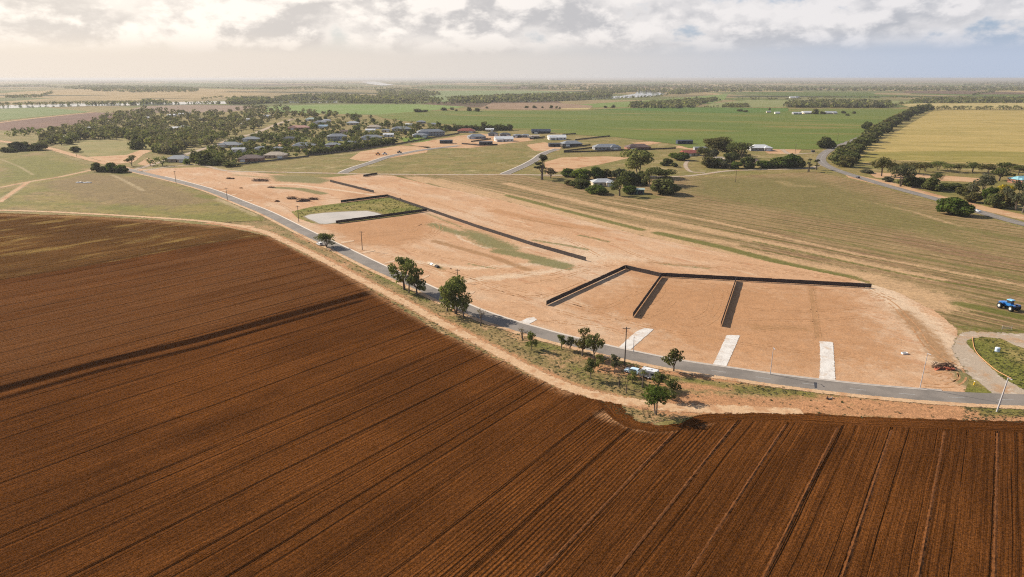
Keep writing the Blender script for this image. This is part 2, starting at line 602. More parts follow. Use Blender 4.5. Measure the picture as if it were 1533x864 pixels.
def ploughed(name, base, dark, pale, amount):
    mt, n = newmat(name)
    P = n.pos()
    v0, u = n.attr('fv'), n.attr('fu')
    wig = n.m('MULTIPLY', n.m('SUBTRACT', n.noise(n.comb(v0, u), .02, 2, .5), .5), 1.6)
    v = n.m('ADD', v0, wig)
    rid = n.attr('ridge')
    st1 = n.noise(n.comb(n.m('MULTIPLY', v, .9), n.m('MULTIPLY', u, .012)), 1.0, 5, .65)
    st2 = n.noise(n.comb(n.m('MULTIPLY', v, .22), n.m('MULTIPLY', u, .006)), 1.0, 3, .5)
    st3 = n.noise(n.comb(n.m('MULTIPLY', v, 3.0), n.m('MULTIPLY', u, .05)), 1.0, 3, .6)
    # one pass of the seeder every 10.5 m leaves a lip and a furrow
    k = n.m('DIVIDE', v, 10.5)
    k = n.m('ADD', k, n.m('MULTIPLY', n.m('SUBTRACT', n.noise(n.comb(k, 2.2), .9, 1), .5), .55))
    fr = n.m('SUBTRACT', n.m('FRACT', k), .5)
    dd = n.m('MULTIPLY', n.m('SUBTRACT', n.m('ABSOLUTE', fr), .5), 10.5)     # 0 on the line, negative inside
    near = n.step(n.m('ABSOLUTE', dd), .36, .04)
    brk = n.step(n.noise(n.comb(n.m('FLOOR', n.m('ADD', k, .5)), n.m('MULTIPLY', u, .05)), 1.0, 2), .3, .5, .45, 1.0)
    wn = n.node('ShaderNodeTexWhiteNoise', noise_dimensions='1D')
    n.put(wn.inputs['W'], n.m('FLOOR', n.m('ADD', k, .5)))
    near = n.m('MULTIPLY', near, n.m('MULTIPLY', brk, n.step(wn.outputs[0], -.1, .7, .35, 1.0)))
    k3 = n.m('DIVIDE', v, 2.9)
    wn3 = n.node('ShaderNodeTexWhiteNoise', noise_dimensions='1D')
    n.put(wn3.inputs['W'], n.m('FLOOR', n.m('ADD', k3, .5)))
    d3 = n.m('MULTIPLY', n.m('SUBTRACT', n.m('ABSOLUTE', n.m('SUBTRACT', n.m('FRACT', k3), .5)), .5), 2.9)
    thin = n.m('MULTIPLY', n.step(n.m('ABSOLUTE', d3), .22, .03), n.m('MULTIPLY', n.step(wn3.outputs[0], .2, .9), n.step(n.noise(n.comb(n.m('FLOOR', k3), n.m('MULTIPLY', u, .03), 9.0), 1.0, 2), .35, .6)))
    side = n.m('SIGN', fr)
    lip = n.m('MULTIPLY', near, side)
    # half-width wheel marks
    fr2 = n.m('SUBTRACT', n.m('FRACT', n.m('ADD', k, .31)), .5)
    d2 = n.m('MULTIPLY', n.m('SUBTRACT', n.m('ABSOLUTE', fr2), .5), 10.5)
    mark = n.m('MULTIPLY', n.step(n.m('ABSOLUTE', d2), .5, .05), n.step(n.noise(n.comb(n.m('FLOOR', n.m('ADD', k, .81)), 3.3), 1.7, 1), .45, .6))
    rows = n.m('SINE', n.m('MULTIPLY', v, 2 * PI / .9))
    clod = n.noise(P, 1.6, 9, .75)
    big = n.noise(P, .02, 5, .6)
    col = n.mix(n.step(big, .38, .62), tuple(x * .86 for x in base), tuple(x * 1.25 for x in base))
    col = n.mix(n.step(n.noise(n.comb(n.m('MULTIPLY', v, .05), n.m('MULTIPLY', u, .015), 4.0), 1.0, 4), .45, .62), col, tuple(x * .8 for x in base))
    col = n.mix(n.m('MULTIPLY', n.step(st1, .48, .66), .55), col, dark)
    col = n.mix(n.m('MULTIPLY', n.step(st2, .5, .62), .4), col, tuple(a * .75 + b * .25 for a, b in zip(base, dark)))
    col = n.mix(n.m('MULTIPLY', n.m('MAXIMUM', n.m('MAXIMUM', near, thin), n.m('MULTIPLY', mark, .6)), .5), col, dark)
    col = n.mix(n.m('MULTIPLY', n.attr('dry'), n.step(n.noise(n.comb(n.m('MULTIPLY', v, .12), n.m('MULTIPLY', u, .01), 3.0), 1.0, 5, .65), .25, .6)), col, C(122, 78, 44, 1.6))
    col = n.mix(n.m('MULTIPLY', n.step(n.attr('moist'), .3, .62), n.step(n.noise(n.comb(n.m('MULTIPLY', v, .5), n.m('MULTIPLY', u, .01)), 1.0, 4), .22, .42, .55, 1.0)), col, tuple(x * .24 for x in base))
    col = n.mix(n.m('MULTIPLY', n.attr('head'), .7), col, tuple(x * 1.0 for x in dark))
    # stubble and pale stones
    pn = n.noise(P, 1.1, 8, .8)
    pm = n.step(n.noise(n.vm('ADD', P, (50, 9, 3)), .05, 4, .6), .42, .62)
    col = n.mix(n.m('MULTIPLY', n.step(pn, .63, .71), n.m('MULTIPLY', pm, amount)), col, pale)
    if amount >= 1:
        col = n.mix(n.m('MULTIPLY', n.step(n.m('ADD', n.noise(n.comb(n.m('MULTIPLY', v, .10), n.m('MULTIPLY', u, .022), 6.0), 1.0, 6, .65), n.m('MULTIPLY', n.m('SUBTRACT', clod, .5), .3)), .52, .68), .75), col, C(176, 140, 78))
    col = n.mix(n.m('MULTIPLY', n.attr('sand'), n.step(n.noise(P, .5, 6, .7), .3, .55)), col, C(206, 152, 106))
    kk = n.step(n.m('ADD', n.m('MULTIPLY', clod, .5), n.m('MULTIPLY', n.noise(P, 3.2, 3, .8), .5)), .36, .64, .52, 1.5)
    col = n.mix(1.0, col, n.comb(kk, kk, kk), 'MULTIPLY')
    kk = n.step(st3, .32, .68, .80, 1.2)
    col = n.mix(1.0, col, n.comb(kk, kk, kk), 'MULTIPLY')
    h = n.m('MULTIPLY', clod, .45)
    h = n.m('ADD', h, n.m('MULTIPLY', st1, .8))
    h = n.m('ADD', h, n.m('MULTIPLY', lip, .42))
    h = n.m('ADD', h, n.m('MULTIPLY', mark, -.35))
    h = n.m('ADD', h, n.m('MULTIPLY', thin, -.3))
    h = n.m('ADD', h, n.m('MULTIPLY', n.m('MULTIPLY', rows, n.noise(n.comb(n.m('MULTIPLY', v, .15), n.m('MULTIPLY', u, .02), 8.0), 1.0, 3)), n.m('ADD', .02, n.m('MULTIPLY', rid, .22))))
    h = n.m('ADD', h, n.m('MULTIPLY', st3, n.m('ADD', .12, n.m('MULTIPLY', rid, .25))))
    nr = n.bump(h, 1.0, .55)
    e = n.attr('edge')
    f = n.m('ADD', e, n.m('MULTIPLY', n.m('SUBTRACT', n.noise(P, .35, 7, .72), .5), 2.0))
    # the plough lifts out row by row: toothed edge
    f = n.m('ADD', f, n.m('MULTIPLY', n.m('SUBTRACT', n.noise(n.comb(n.m('MULTIPLY', v, .35), n.m('MULTIPLY', u, .01)), 1.0, 2), .5), 2.4))
    n.out(col, 1.0, nr, n.step(f, -.06, .06), 0.0)
    return mt


PB = (.093, .0325, .0080)
M['plough'] = ploughed('ploughed_red_earth', PB, tuple(x * .45 for x in PB), C(176, 130, 74), .75)
M['stubble'] = ploughed('old_stubble', C(112, 76, 40, 1.55), C(82, 52, 27, 1.55), C(196, 160, 92), 1.0)

# furrow coordinates: the rows fan slowly across the field
_FL = [((1800, 864), 1515), ((916, 864), 1517), ((573, 864), 1553), ((450, 796), 1560), ((218, 864), 1600),
       ((0, 797.5), 1640), ((0, 584.7), 1700), ((0, 425), 1700)]
_FP = [(np.array(G(*p)), AZ(a)) for p, a in _FL]


def furrow_v(P):
    s = []
    for p0, az in _FP:
        nrm = np.array([-math.cos(az), math.sin(az)])
        s.append((P - p0) @ nrm)
    V = [0.0]
    for i in range(len(_FP) - 1):
        az = _FP[i][1]
        nrm = np.array([-math.cos(az), math.sin(az)])
        mid = _FP[i + 1][0] + 60 * np.array([math.sin(az), math.cos(az)])
        V.append(V[-1] + abs((mid - _FP[i][0]) @ nrm))
    out = V[0] + s[0]
    for i in range(len(_FP) - 1):
        t = s[i] / np.where(abs(s[i] - s[i + 1]) < 1e-6, 1e-6, s[i] - s[i + 1])
        out = np.where(s[i] >= 0, V[i] + t * (V[i + 1] - V[i]), out)
    out = np.where(s[-1] >= 0, V[-1] + s[-1], out)
    return out + 3.0


def furrow_u(P):
    a = AZ(1580)
    return P @ np.array([math.sin(a), math.cos(a)])


FU = {'fv': furrow_v, 'fu': furrow_u}

# ================================================================== ground sheets
gb = MB()
gb.add([(-70000, -3000, 0), (70000, -3000, 0), (70000, 60000, 0), (-70000, 60000, 0)], [(0, 1, 2, 3)])
tag(gb.build('ground', M['ground']), kind='structure')


def far_mat():
    mt, n = newmat('far_farmland')
    P = n.pos()
    vo = n.node('ShaderNodeTexVoronoi', distance='CHEBYCHEV', feature='F1')
    n.put(vo.inputs['Vector'], n.vm('MULTIPLY', n.vm('ADD', P, n.vm('MULTIPLY', n.noise(P, .0006, 2, .5, color=True), (500, 500, 0))), (1, .55, 0)))
    vo.inputs['Scale'].default_value = 1 / 620
    sp_ = n.node('ShaderNodeSeparateColor')
    n.put(sp_.inputs[0], vo.outputs['Color'])
    r, g, b = sp_.outputs
    col = n.mix(n.step(r, .3, .7), C(186, 160, 112), C(142, 140, 84))
    col = n.mix(n.step(g, .72, .76), col, C(212, 178, 126))
    col = n.mix(n.step(b, .80, .84), col, C(120, 132, 62))
    col = n.mix(n.step(b, .16, .12), col, C(140, 112, 88))
    scr = n.noise(n.vm('MULTIPLY', P, (.5, 1.6, 0)), .0011, 7, .62)
    col = n.mix(n.step(scr, .56, .60), col, C(88, 90, 60))
    k = n.step(n.noise(P, .01, 6, .7), .3, .7, .58, .86)
    col = n.mix(1.0, col, n.comb(k, k, k), 'MULTIPLY')
    n.out(col, .95, None, None, .05)
    return mt


M['far'] = far_mat()
fp = [G(-400, 160), G(1950, 158), G(2300, 118.2), (14000, 58000), (-30000, 58000), G(-900, 118.4)]
region('far_plain', fp, M['far'], z=.1, fade=30, cell=150, ground=True, relief=hills)


def field(name, px, c1, c2, c3, z=.2, fade=6, sc=.02, az=None, stripe=None, **kw):
    m = soil(name + '_cover', c1, [(c2, sc, .44, .6), (c3, sc * 2, .54, .68)] if az is None else
             [(c2, sc, .44, .6, az, 4.0), (c3, sc * 2, .54, .68, az, 5.0)], stripe or [], micro=.16, microscale=.5, clump=.10, clumpscale=.12, bump=0, edge=.05 if fade > 3 else .2)
    return region(name, px, m, z, fade, **kw)


GR1, GR2, GR3 = C(112, 124, 48, 1.75), C(128, 132, 56, 1.75), C(154, 134, 70, 1.75)
field('green_field', [(600, 181), (650, 166), (850, 165.5), (1040, 163.5), (1335, 162.5), (1392, 165), (1330, 186), (1275, 209), (1240, 222), (1210, 224),
                      (1030, 222), (1010, 216), (930, 206), (880, 203), (800, 196), (765, 193)], GR1, GR2, GR3, az=AZ(-3000), sc=.008,
      stripe=[(AZ(3000), 60, 1.2, 2.2, C(104, 122, 56, 1.7), 30)])
field('green_field', [(395, 168), (560, 172), (640, 166), (700, 160), (640, 156.5), (480, 156.5), (415, 158.5), (398, 161)], C(130, 150, 70, 1.7), C(144, 156, 84, 1.7), C(120, 138, 70, 1.7), sc=.006)
field('green_field', [(556, 171), (575, 177), (610, 182), (700, 180), (690, 170), (640, 165.8)], GR2, GR1, GR3, z=.18)
field('green_field', [(605, 152), (690, 153), (800, 148.5), (860, 145), (880, 138), (780, 135.5), (640, 136)], C(136, 146, 90, 1.7), C(150, 152, 100, 1.7), C(126, 140, 84, 1.7), z=.3, sc=.004)
field('green_field', [(850, 158), (930, 152.5), (985, 149.5), (1090, 140.5), (1085, 149), (1065, 155), (1000, 160.5), (880, 161)], C(128, 144, 70, 1.7), C(142, 150, 80, 1.7), C(118, 136, 60, 1.7), sc=.006)
field('fallow_field', [(715, 163.5), (735, 155), (830, 154), (888, 158.5), (884, 162.5), (800, 164.5)], C(160, 128, 100), C(174, 140, 108), C(146, 118, 88), z=.24)
field('pale_field', [(838, 164), (840, 162.6), (885, 161.4), (880, 164)], C(206, 180, 120), C(196, 170, 110), C(180, 160, 100), z=.26)
field('crop_field', [(880, 163.8), (1000, 160.5), (1180, 162), (1180, 167), (1100, 170), (930, 165)], C(96, 122, 44, 1.7), C(108, 130, 54, 1.7), C(86, 112, 40, 1.7), z=.28)
field('grass_field', [(1065, 155), (1120, 150), (1250, 150.5), (1370, 151), (1350, 155.5), (1180, 160.5), (1050, 161)], C(140, 142, 84), C(158, 150, 96), C(126, 132, 74), z=.24)
YE1, YE2, YE3 = C(206, 174, 104, 1.75), C(186, 160, 90, 1.75), C(168, 146, 76, 1.75)
field('yellow_field', [(1397, 165.5), (1420, 164.8), (1640, 166), (1720, 252), (1533, 247), (1400, 243), (1330, 240), (1282, 246), (1272, 238), (1310, 216), (1355, 190)],
      YE1, YE2, YE3, az=AZ(-6000), sc=.03, stripe=[(AZ(-6000), 24, .9, 1.9, C(178, 160, 84, 1.75), 14)], z=.12, fade=3)
field('yellow_field', [(1345, 156), (1400, 154.2), (1640, 154), (1640, 163), (1410, 163.4), (1360, 160)], C(214, 188, 126, 1.75), YE2, C(206, 180, 120, 1.75), z=.24)
field('green_field', [(-40, 164), (60, 160), (135, 167.5), (0, 180.5), (-60, 184)], C(128, 138, 76, 1.7), C(140, 144, 84, 1.7), C(118, 132, 70, 1.7), sc=.006)
field('ploughed_strip', [(-60, 186), (0, 182.5), (143, 168.5), (205, 170), (190, 178), (70, 191), (40, 196), (-60, 194)], C(136, 100, 82), C(124, 92, 76), C(150, 112, 88), sc=.01)
field('fallow_field', [(190, 166), (215, 159), (300, 157), (372, 158.5), (396, 162), (330, 168.5), (230, 169)], C(160, 132, 110), C(146, 120, 98), C(172, 144, 116), sc=.006, z=.24)
field('grass_paddock', [(76, 213), (120, 207), (190, 205), (222, 209), (228, 224), (205, 231), (160, 244), (128, 232)], C(160, 142, 86), C(144, 134, 74), C(176, 150, 96), z=.06, fade=3, sc=.02)

field('yellow_field', [(1283, 244), (1300, 228), (1420, 226), (1533, 228), (1700, 234), (1720, 250), (1533, 245.5), (1400, 241.5), (1330, 239)], C(160, 144, 70, 1.75), C(176, 154, 82, 1.75), C(190, 164, 92, 1.75), az=AZ(-6000), sc=.03, z=.2, fade=7)
# river
wm, n = newmat('river_water')
n.out((.20, .23, .24), .06, n.bump(n.noise(n.pos(), .3, 4, .6), .3, .1), None, .6)


def flat(name, px, mat, z, kind='structure', relief=None):
    mb = MB()
    vs = []
    for p in px:
        x, y = G(*p)
        vs.append((x, y, z + (float(hills(np.array(x), np.array(y))) if relief else 0)))
    a = sum(vs[i][0] * vs[(i + 1) % len(vs)][1] - vs[(i + 1) % len(vs)][0] * vs[i][1] for i in range(len(vs)))
    if a < 0: vs.reverse()
    mb.add(vs, [tuple(range(len(vs)))])
    return tag(mb.build(name, mat), kind=kind)


flat('river', [(-60, 163), (-20, 158.5), (60, 156.6), (130, 154.8), (212, 153.6), (300, 152.4), (420, 151.6), (505, 151.2),
               (505, 154.0), (420, 154.9), (300, 156.2), (212, 158), (130, 159.2), (60, 160.9), (0, 163)], wm, .6)
flat('river', [(690, 152.4), (760, 151), (835, 148.6), (900, 145.4), (930, 143.8), (951, 140.4), (953, 138), (958, 137), (985, 138.4), (997, 140.6),
               (985, 143.6), (960, 145.6), (935, 146.8), (900, 148.5), (840, 151.4), (790, 152.8)], wm, .6)
flat('river', [(538, 122.8), (562, 122.4), (576, 125.2), (590, 127.4), (572, 128.6), (554, 126.4)], wm, 2.5, relief=True)

# paddocks near the estate
region('grass_paddock', [(-60, 224), (0, 233), (40, 226), (76, 226), (110, 240), (140, 251), (205, 259), (262, 274), (312, 290), (352, 307), (386, 322), (395, 331), (340, 333),
                         (200, 322), (80, 316), (0, 313), (-80, 312)], M['grass'], z=.05, fade=2.5, cell=2.5,
       paint={'brown': [('poly', [(60, 275), (140, 258), (230, 268), (320, 300), (260, 312), (120, 300)], 18)],
              'green': [('line', [(0, 305), (120, 306), (260, 320), (330, 327), (380, 327)], 7, .6), ('poly', [(0, 240), (60, 232), (140, 250), (100, 262), (0, 275)], 15, .8),
                        ('line', [(300, 293), (318, 296)], 5)],
              'pale': [('line', [(0, 281), (40, 273), (90, 265), (140, 254)], 3.0), ('line', [(0, 300), (20, 288), (40, 274)], 2.5),
                       ('line', [(330, 298), (390, 322)], 5, .8), ('line', [(168, 262), (185, 270), (215, 286)], 2.0, .8), ('line', [(0, 238), (30, 250), (50, 262)], 1.5, .8)]})
region('paddock', [(560, 263), (640, 261), (760, 262), (840, 264), (1000, 266), (1100, 264), (1220, 257), (1262, 266), (1330, 284), (1395, 302), (1470, 325), (1600, 360), (1640, 480),
                   (1540, 500), (1480, 497), (1436, 494), (1400, 468), (1340, 440), (1290, 418), (1180, 400), (1040, 372), (900, 338), (760, 302), (640, 276), (590, 268)],
       M['paddock'], z=.03, fade=5, cell=2.2, maxn=60000,
       paint={'sand': [('line', [(620, 268), (760, 298), (900, 334), (1040, 368), (1180, 396), (1290, 418), (1390, 450)], 13),
                       ('line', [(660, 268), (800, 300), (950, 338), (1100, 366)], 4, .8), ('line', [(760, 275), (900, 310), (1060, 345), (1250, 385), (1400, 418)], 6, .75),
                       ('line', [(900, 300), (1060, 330), (1280, 380), (1533, 428)], 3, .7), ('line', [(1170, 272), (1185, 278), (1215, 279)], 6, .9),
                       ('line', [(1290, 300), (1370, 318), (1440, 340)], 3, .7)],
              'green': [('poly', [(1020, 262), (1220, 262), (1320, 290), (1440, 330), (1533, 372), (1533, 395), (1330, 350), (1100, 310), (1000, 290)], 25, .62),
                        ('line', [(1380, 330), (1533, 360)], 9, .7), ('poly', [(780, 262), (840, 275), (960, 300), (1000, 296), (870, 268)], 5, .85),
                        ('line', [(640, 275), (700, 292)], 3, .8), ('line', [(1400, 390), (1533, 420)], 3, .7), ('line', [(1180, 345), (1330, 378), (1533, 415)], 3, .7)],
              'weed': [('line', [(595, 264), (640, 278), (690, 291), (712, 299)], 3.2, .85), ('line', [(715, 310), (745, 317)], 2.2, .8), ('line', [(760, 293), (810, 306), (880, 324), (960, 344)], 3.2, .9),
                       ('line', [(985, 349), (1080, 370), (1180, 396), (1275, 416)], 3.6, 1.0), ('line', [(1130, 362), (1250, 388), (1350, 410), (1430, 425), (1533, 442)], 1.8, .8),
                       ('line', [(640, 262), (720, 282), (820, 306)], 1.5, .75), ('line', [(1436, 455), (1480, 464), (1533, 476)], 3.4, .95), ('line', [(1430, 490), (1470, 493), (1533, 496)], 4.0, .62)]})

# ------------------------------------------------ the estate
region('bare_earth', [(206, 253), (300, 250.5), (400, 260), (490, 266), (540, 261), (590, 263.5), (650, 278), (760, 302), (860, 327), (960, 353), (1060, 374), (1180, 398), (1270, 416),
                      (1340, 436), (1400, 466), (1430, 490), (1436, 500), (1425, 520), (1440, 548), (1452, 566), (1446, 580), (1440, 595), (1300, 586), (1150, 570), (1040, 554), (920, 531),
                      (835, 510), (757, 486), (650, 444), (557, 400), (452, 348), (365, 307), (261, 271), (206, 258)],
       M['estate'], z=.045, fade=1.8, cell=1.7, maxn=60000,
       paint={'red': [('poly', [(480, 338), (640, 320), (650, 350), (600, 372), (520, 365)], 12, .9), ('poly', [(830, 460), (945, 408), (1090, 422), (1300, 434), (1390, 520), (1430, 575), (1200, 570), (1000, 530)], 20, .72),
                      ('line', [(740, 316), (800, 328), (900, 345)], 6, .8), ('line', [(300, 280), (400, 300)], 14, .6)],
              'pale': [('poly', [(700, 330), (900, 370), (1000, 390), (900, 400), (760, 400), (840, 380)], 14, .62), ('line', [(860, 392), (700, 402), (600, 390)], 4, .65), ('line', [(1310, 428), (1390, 490), (1420, 540)], 7, .8),
                       ('line', [(845, 404), (780, 412), (700, 420)], 5, .7), ('line', [(380, 276), (440, 276), (500, 284), (560, 292)], 2.2, .9),
                       ('line', [(680, 345), (690, 358), (710, 366), (730, 372)], 1.1, .9), ('line', [(715, 350), (725, 362), (736, 371)], 1.0, .8), ('line', [(740, 372), (770, 372), (800, 370)], 1.0, .8)],
              'weed': [('line', [(648, 336), (672, 345), (700, 352)], 5, .75), ('poly', [(690, 340), (730, 350), (780, 370), (780, 380), (720, 370), (695, 356)], 6, .85),
                       ('line', [(748, 376), (790, 384), (845, 398)], 4.5, 1.0), ('line', [(800, 392), (850, 402)], 3, .9), ('poly', [(400, 262), (470, 262), (500, 270), (480, 276), (410, 272)], 7, .8), ('line', [(415, 281), (450, 283), (482, 290)], 4.5, .95),
                       ('line', [(350, 262), (400, 266)], 5, .55), ('line', [(800, 360), (850, 368), (880, 374)], 2, .75), ('line', [(868, 352), (910, 362)], 1.6, .85), ('line', [(990, 395), (1060, 402)], 2, .6),
                       ('line', [(640, 320), (690, 340)], 2.2, .6), ('line', [(645, 395), (662, 403)], 1.6, .9), ('line', [(700, 395), (740, 402)], 1.3, .7), ('line', [(1448, 575), (1440, 560)], 3, .8)],
              'tan': [('line', [(650, 361), (690, 372), (740, 386), (790, 404)], 2.6, .85), ('line', [(1352, 468), (1385, 500), (1415, 540)], 4.5, .75), ('line', [(975, 393), (1060, 400)], 3, .6),
                      ('line', [(780, 327), (860, 342)], 1.6, .8), ('line', [(1213, 428), (1222, 505)], 1.5, .62), ('line', [(1219, 428), (1228, 505)], 1.2, .55), ('line', [(1130, 490), (1200, 492)], 4, .6)]})

tm = M['track']
mark_m = soil('wheel_marks', C(194, 138, 92), [(C(210, 158, 112), .6, .40, .58)], micro=.15, edge=.9)


def wheel_marks(px, gap=1.9, w=.55):
    L = resample(smooth(GP(px), 6), 1.5)
    vs = []
    for s in (-gap / 2, gap / 2):
        vs.append(offset(L, s))
    return [(v, w) for v in vs]


mk = MB()
for px in ([(520, 352), (600, 346), (640, 332), (660, 338), (650, 352), (600, 366), (520, 366)], [(540, 356), (610, 348), (634, 336), (648, 340), (640, 352), (590, 362)],
           [(600, 372), (680, 388), (800, 412), (850, 404), (880, 395)], [(520, 372), (620, 392), (720, 420), (800, 440), (900, 470), (1000, 496), (1150, 520), (1300, 540)],
           [(640, 398), (720, 424), (800, 452)], [(850, 452), (900, 462), (950, 440), (985, 425), (990, 440), (960, 470), (1000, 480)], [(1010, 420), (1080, 430), (1075, 470), (1040, 490), (1000, 475)],
           [(1025, 430), (1060, 440), (1060, 465), (1030, 478), (1010, 465)], [(1120, 430), (1300, 440), (1360, 480), (1390, 520), (1440, 555)], [(1390, 560), (1430, 552), (1440, 566), (1420, 578), (1380, 576)],
           [(1400, 562), (1424, 557), (1430, 566), (1412, 572)], [(700, 300), (800, 330), (900, 360), (960, 385), (1000, 395), (1100, 402), (1260, 420), (1340, 450)], [(640, 300), (740, 332), (840, 356), (900, 385)],
           [(880, 420), (840, 436), (790, 444), (720, 432)], [(920, 396), (880, 404), (830, 418), (780, 424)], [(760, 470), (820, 480), (900, 490), (940, 500)], [(1050, 385), (1150, 400), (1280, 420)],
           [(1213, 430), (1219, 470), (1224, 508)], [(300, 262), (360, 282), (420, 306), (440, 318)], [(450, 300), (520, 296), (560, 288), (620, 296)],
           [(830, 465), (900, 480), (980, 470), (1010, 450)], [(1110, 500), (1180, 490), (1210, 500)], [(1120, 478), (1210, 480), (1290, 474)], [(1115, 462), (1200, 466), (1300, 460)]):
    for L, w in wheel_marks(px):
        a, b = offset(L, -w / 2), offset(L, w / 2)
        k = len(L)
        mk.add([(*p, .075) for p in a] + [(*p, .075) for p in b], [(i, i + 1, k + i + 1, k + i) for i in range(k - 1) if RND.random() > .3])
wo = mk.build('wheel_tracks', mark_m)
at = wo.data.attributes.new('edge', 'FLOAT', 'POINT')
at.data.foreach_set('value', np.full(len(wo.data.vertices), .25, np.float32))
tag(wo, kind='structure')

# detention basin: grassy banks and a milky sheet of water
region('basin_bank', [(436, 317), (470, 309), (512, 304), (582, 295), (642, 315), (600, 324), (504, 335), (470, 335), (446, 327)], M['basin'], z=.07, fade=1.2, cell=1.5,
       paint={'green': [('line', [(440, 316), (510, 307), (580, 298)], 6, .9), ('line', [(590, 316), (632, 312)], 6, 1.0)]})
pm, n = newmat('milky_water')
P = n.pos()
n.out(n.mix(n.step(n.noise(P, .05, 4), .4, .65), C(208, 190, 170), C(188, 174, 158)), .05, n.bump(n.noise(P, .6, 4, .6), .25, .05), None, .5)
flat('wet_margin', [(453, 324.5), (463, 320.5), (486, 318), (520, 316), (551, 315), (566, 318), (578, 322), (548, 328.5), (520, 332), (502, 334.6), (488, 336.2), (477, 336), (468, 332), (460, 328.6)], plain('wet_mud', C(150, 126, 84), .6, .3, var=.2, scale=.8), .095)
flat('pond_water', [(456, 324), (464, 321.5), (486, 319), (520, 317), (549, 316), (562, 318.5), (573, 322), (545, 327), (520, 331), (502, 333.6), (488, 335.5), (478, 335), (470, 331), (462, 328)], pm, .11)

# ------------------------------------------------ ploughed land, stubble, verge, farm tracks
VERGE = [(395, 318), (452, 345), (557, 400), (650, 445), (757, 488), (835, 512), (920, 534), (1040, 557), (1150, 575), (1300, 592), (1440, 601), (1700, 606), (1700, 632), (1533, 633), (1300, 626), (1060, 622),
         (1010, 628), (965, 636), (925, 622), (900, 602), (850, 588), (790, 562), (715, 523), (660, 500), (600, 462), (540, 425), (500, 402), (450, 380), (400, 354), (330, 338), (300, 334), (395, 331)]
region('verge', VERGE, M['verge'], z=.05, fade=1.2, cell=1.2, maxn=60000,
       paint={'dirt': [('line', [(300, 331), (400, 348), (440, 366), (500, 395), (560, 428), (640, 470), (715, 510), (790, 550), (850, 578), (900, 592), (960, 606), (1010, 610)], 3.0, .9),
                       ('line', [(440, 350), (500, 380), (560, 412)], 2.5, .6), ('poly', [(1000, 585), (1120, 592), (1250, 598), (1300, 606), (1290, 622), (1060, 620), (1010, 612), (960, 606)], 4, .9),
                       ('line', [(985, 574), (1060, 580), (1150, 582)], 3, .75), ('line', [(880, 536), (960, 552), (1060, 566), (1180, 580), (1350, 597), (1533, 606)], 1.8, .85),
                       ('line', [(900, 552), (940, 556), (985, 566)], 4, .8), ('line', [(1000, 614), (1180, 612), (1300, 614), (1450, 624), (1600, 629)], 3.5, 1.0), ('line', [(1180, 590), (1300, 604), (1430, 612)], 3, .8)],
              'green': [('line', [(470, 362), (560, 410), (640, 452)], 1.6, .7), ('poly', [(820, 530), (880, 545), (920, 580), (900, 590), (840, 560)], 5, .6), ('line', [(800, 515), (830, 522)], 3, .7), ('line', [(1110, 583), (1210, 588)], 4, .75),
                        ('poly', [(1460, 607), (1600, 612), (1600, 626), (1470, 624)], 2.5, .9), ('line', [(1000, 565), (1090, 578)], 2.5, .65), ('line', [(930, 541), (960, 545)], 2, .9), ('line', [(940, 574), (1010, 590)], 3, .6)]})

STUB = [(-120, 316), (0, 319), (120, 323), (240, 330), (330, 339), (380, 349), (400, 354), (340, 366), (278, 376), (180, 394), (90, 410), (0, 424), (-120, 442)]
region('stubble_field', STUB, M['stubble'], z=.06, fade=2.0, cell=2.0, maxn=40000, extra=FU, paint={'moist': [], 'ridge': [], 'sand': [('line', [(0, 322), (120, 325), (240, 332), (330, 340)], 3, .5)], 'head': [], 'dry': []})

PLO = [(-400, 470), (-120, 436), (0, 420), (90, 405), (180, 390), (278, 371), (340, 361), (402, 353.5), (450, 379), (500, 401), (540, 424), (600, 461), (660, 499), (715, 522), (790, 561), (850, 587), (888, 596),
       (925, 596), (932, 606), (935, 618), (955, 631), (985, 637), (1020, 634), (1040, 622), (1100, 617), (1200, 619), (1300, 625), (1400, 628), (1533, 632), (1750, 636), (2300, 900), (2300, 1150), (-900, 1150), (-900, 700)]
region('ploughed_field', PLO, M['plough'], z=.08, fade=1.6, cell=1.5, maxn=90000, extra=FU,
       paint={'moist': [('line', [(-200, 640), (0, 583), (150, 543), (300, 508), (440, 470), (555, 438)], 2.4, 1.0), ('line', [(-200, 660), (0, 598), (150, 555), (300, 520), (440, 479), (540, 451)], 2.2, .6)],
              'ridge': [('poly', [(590, 870), (897, 622), (960, 640), (1085, 640), (800, 900), (560, 900)], 2.5, 1.0)],
              'dry': [('poly', [(-300, 450), (0, 424), (278, 375), (400, 356), (480, 395), (540, 436), (300, 500), (0, 575), (-300, 640)], 12, .8)], 'head': [],
              'sand': [('line', [(905, 622), (960, 640), (1000, 640)], 1.6, .8), ('line', [(1020, 630), (1055, 634)], 1.2, .7), ('line', [(1060, 618), (1533, 634)], 1.0, .45), ('line', [(402, 354), (500, 402), (600, 462), (715, 523), (850, 588)], 1.5, .6)]})

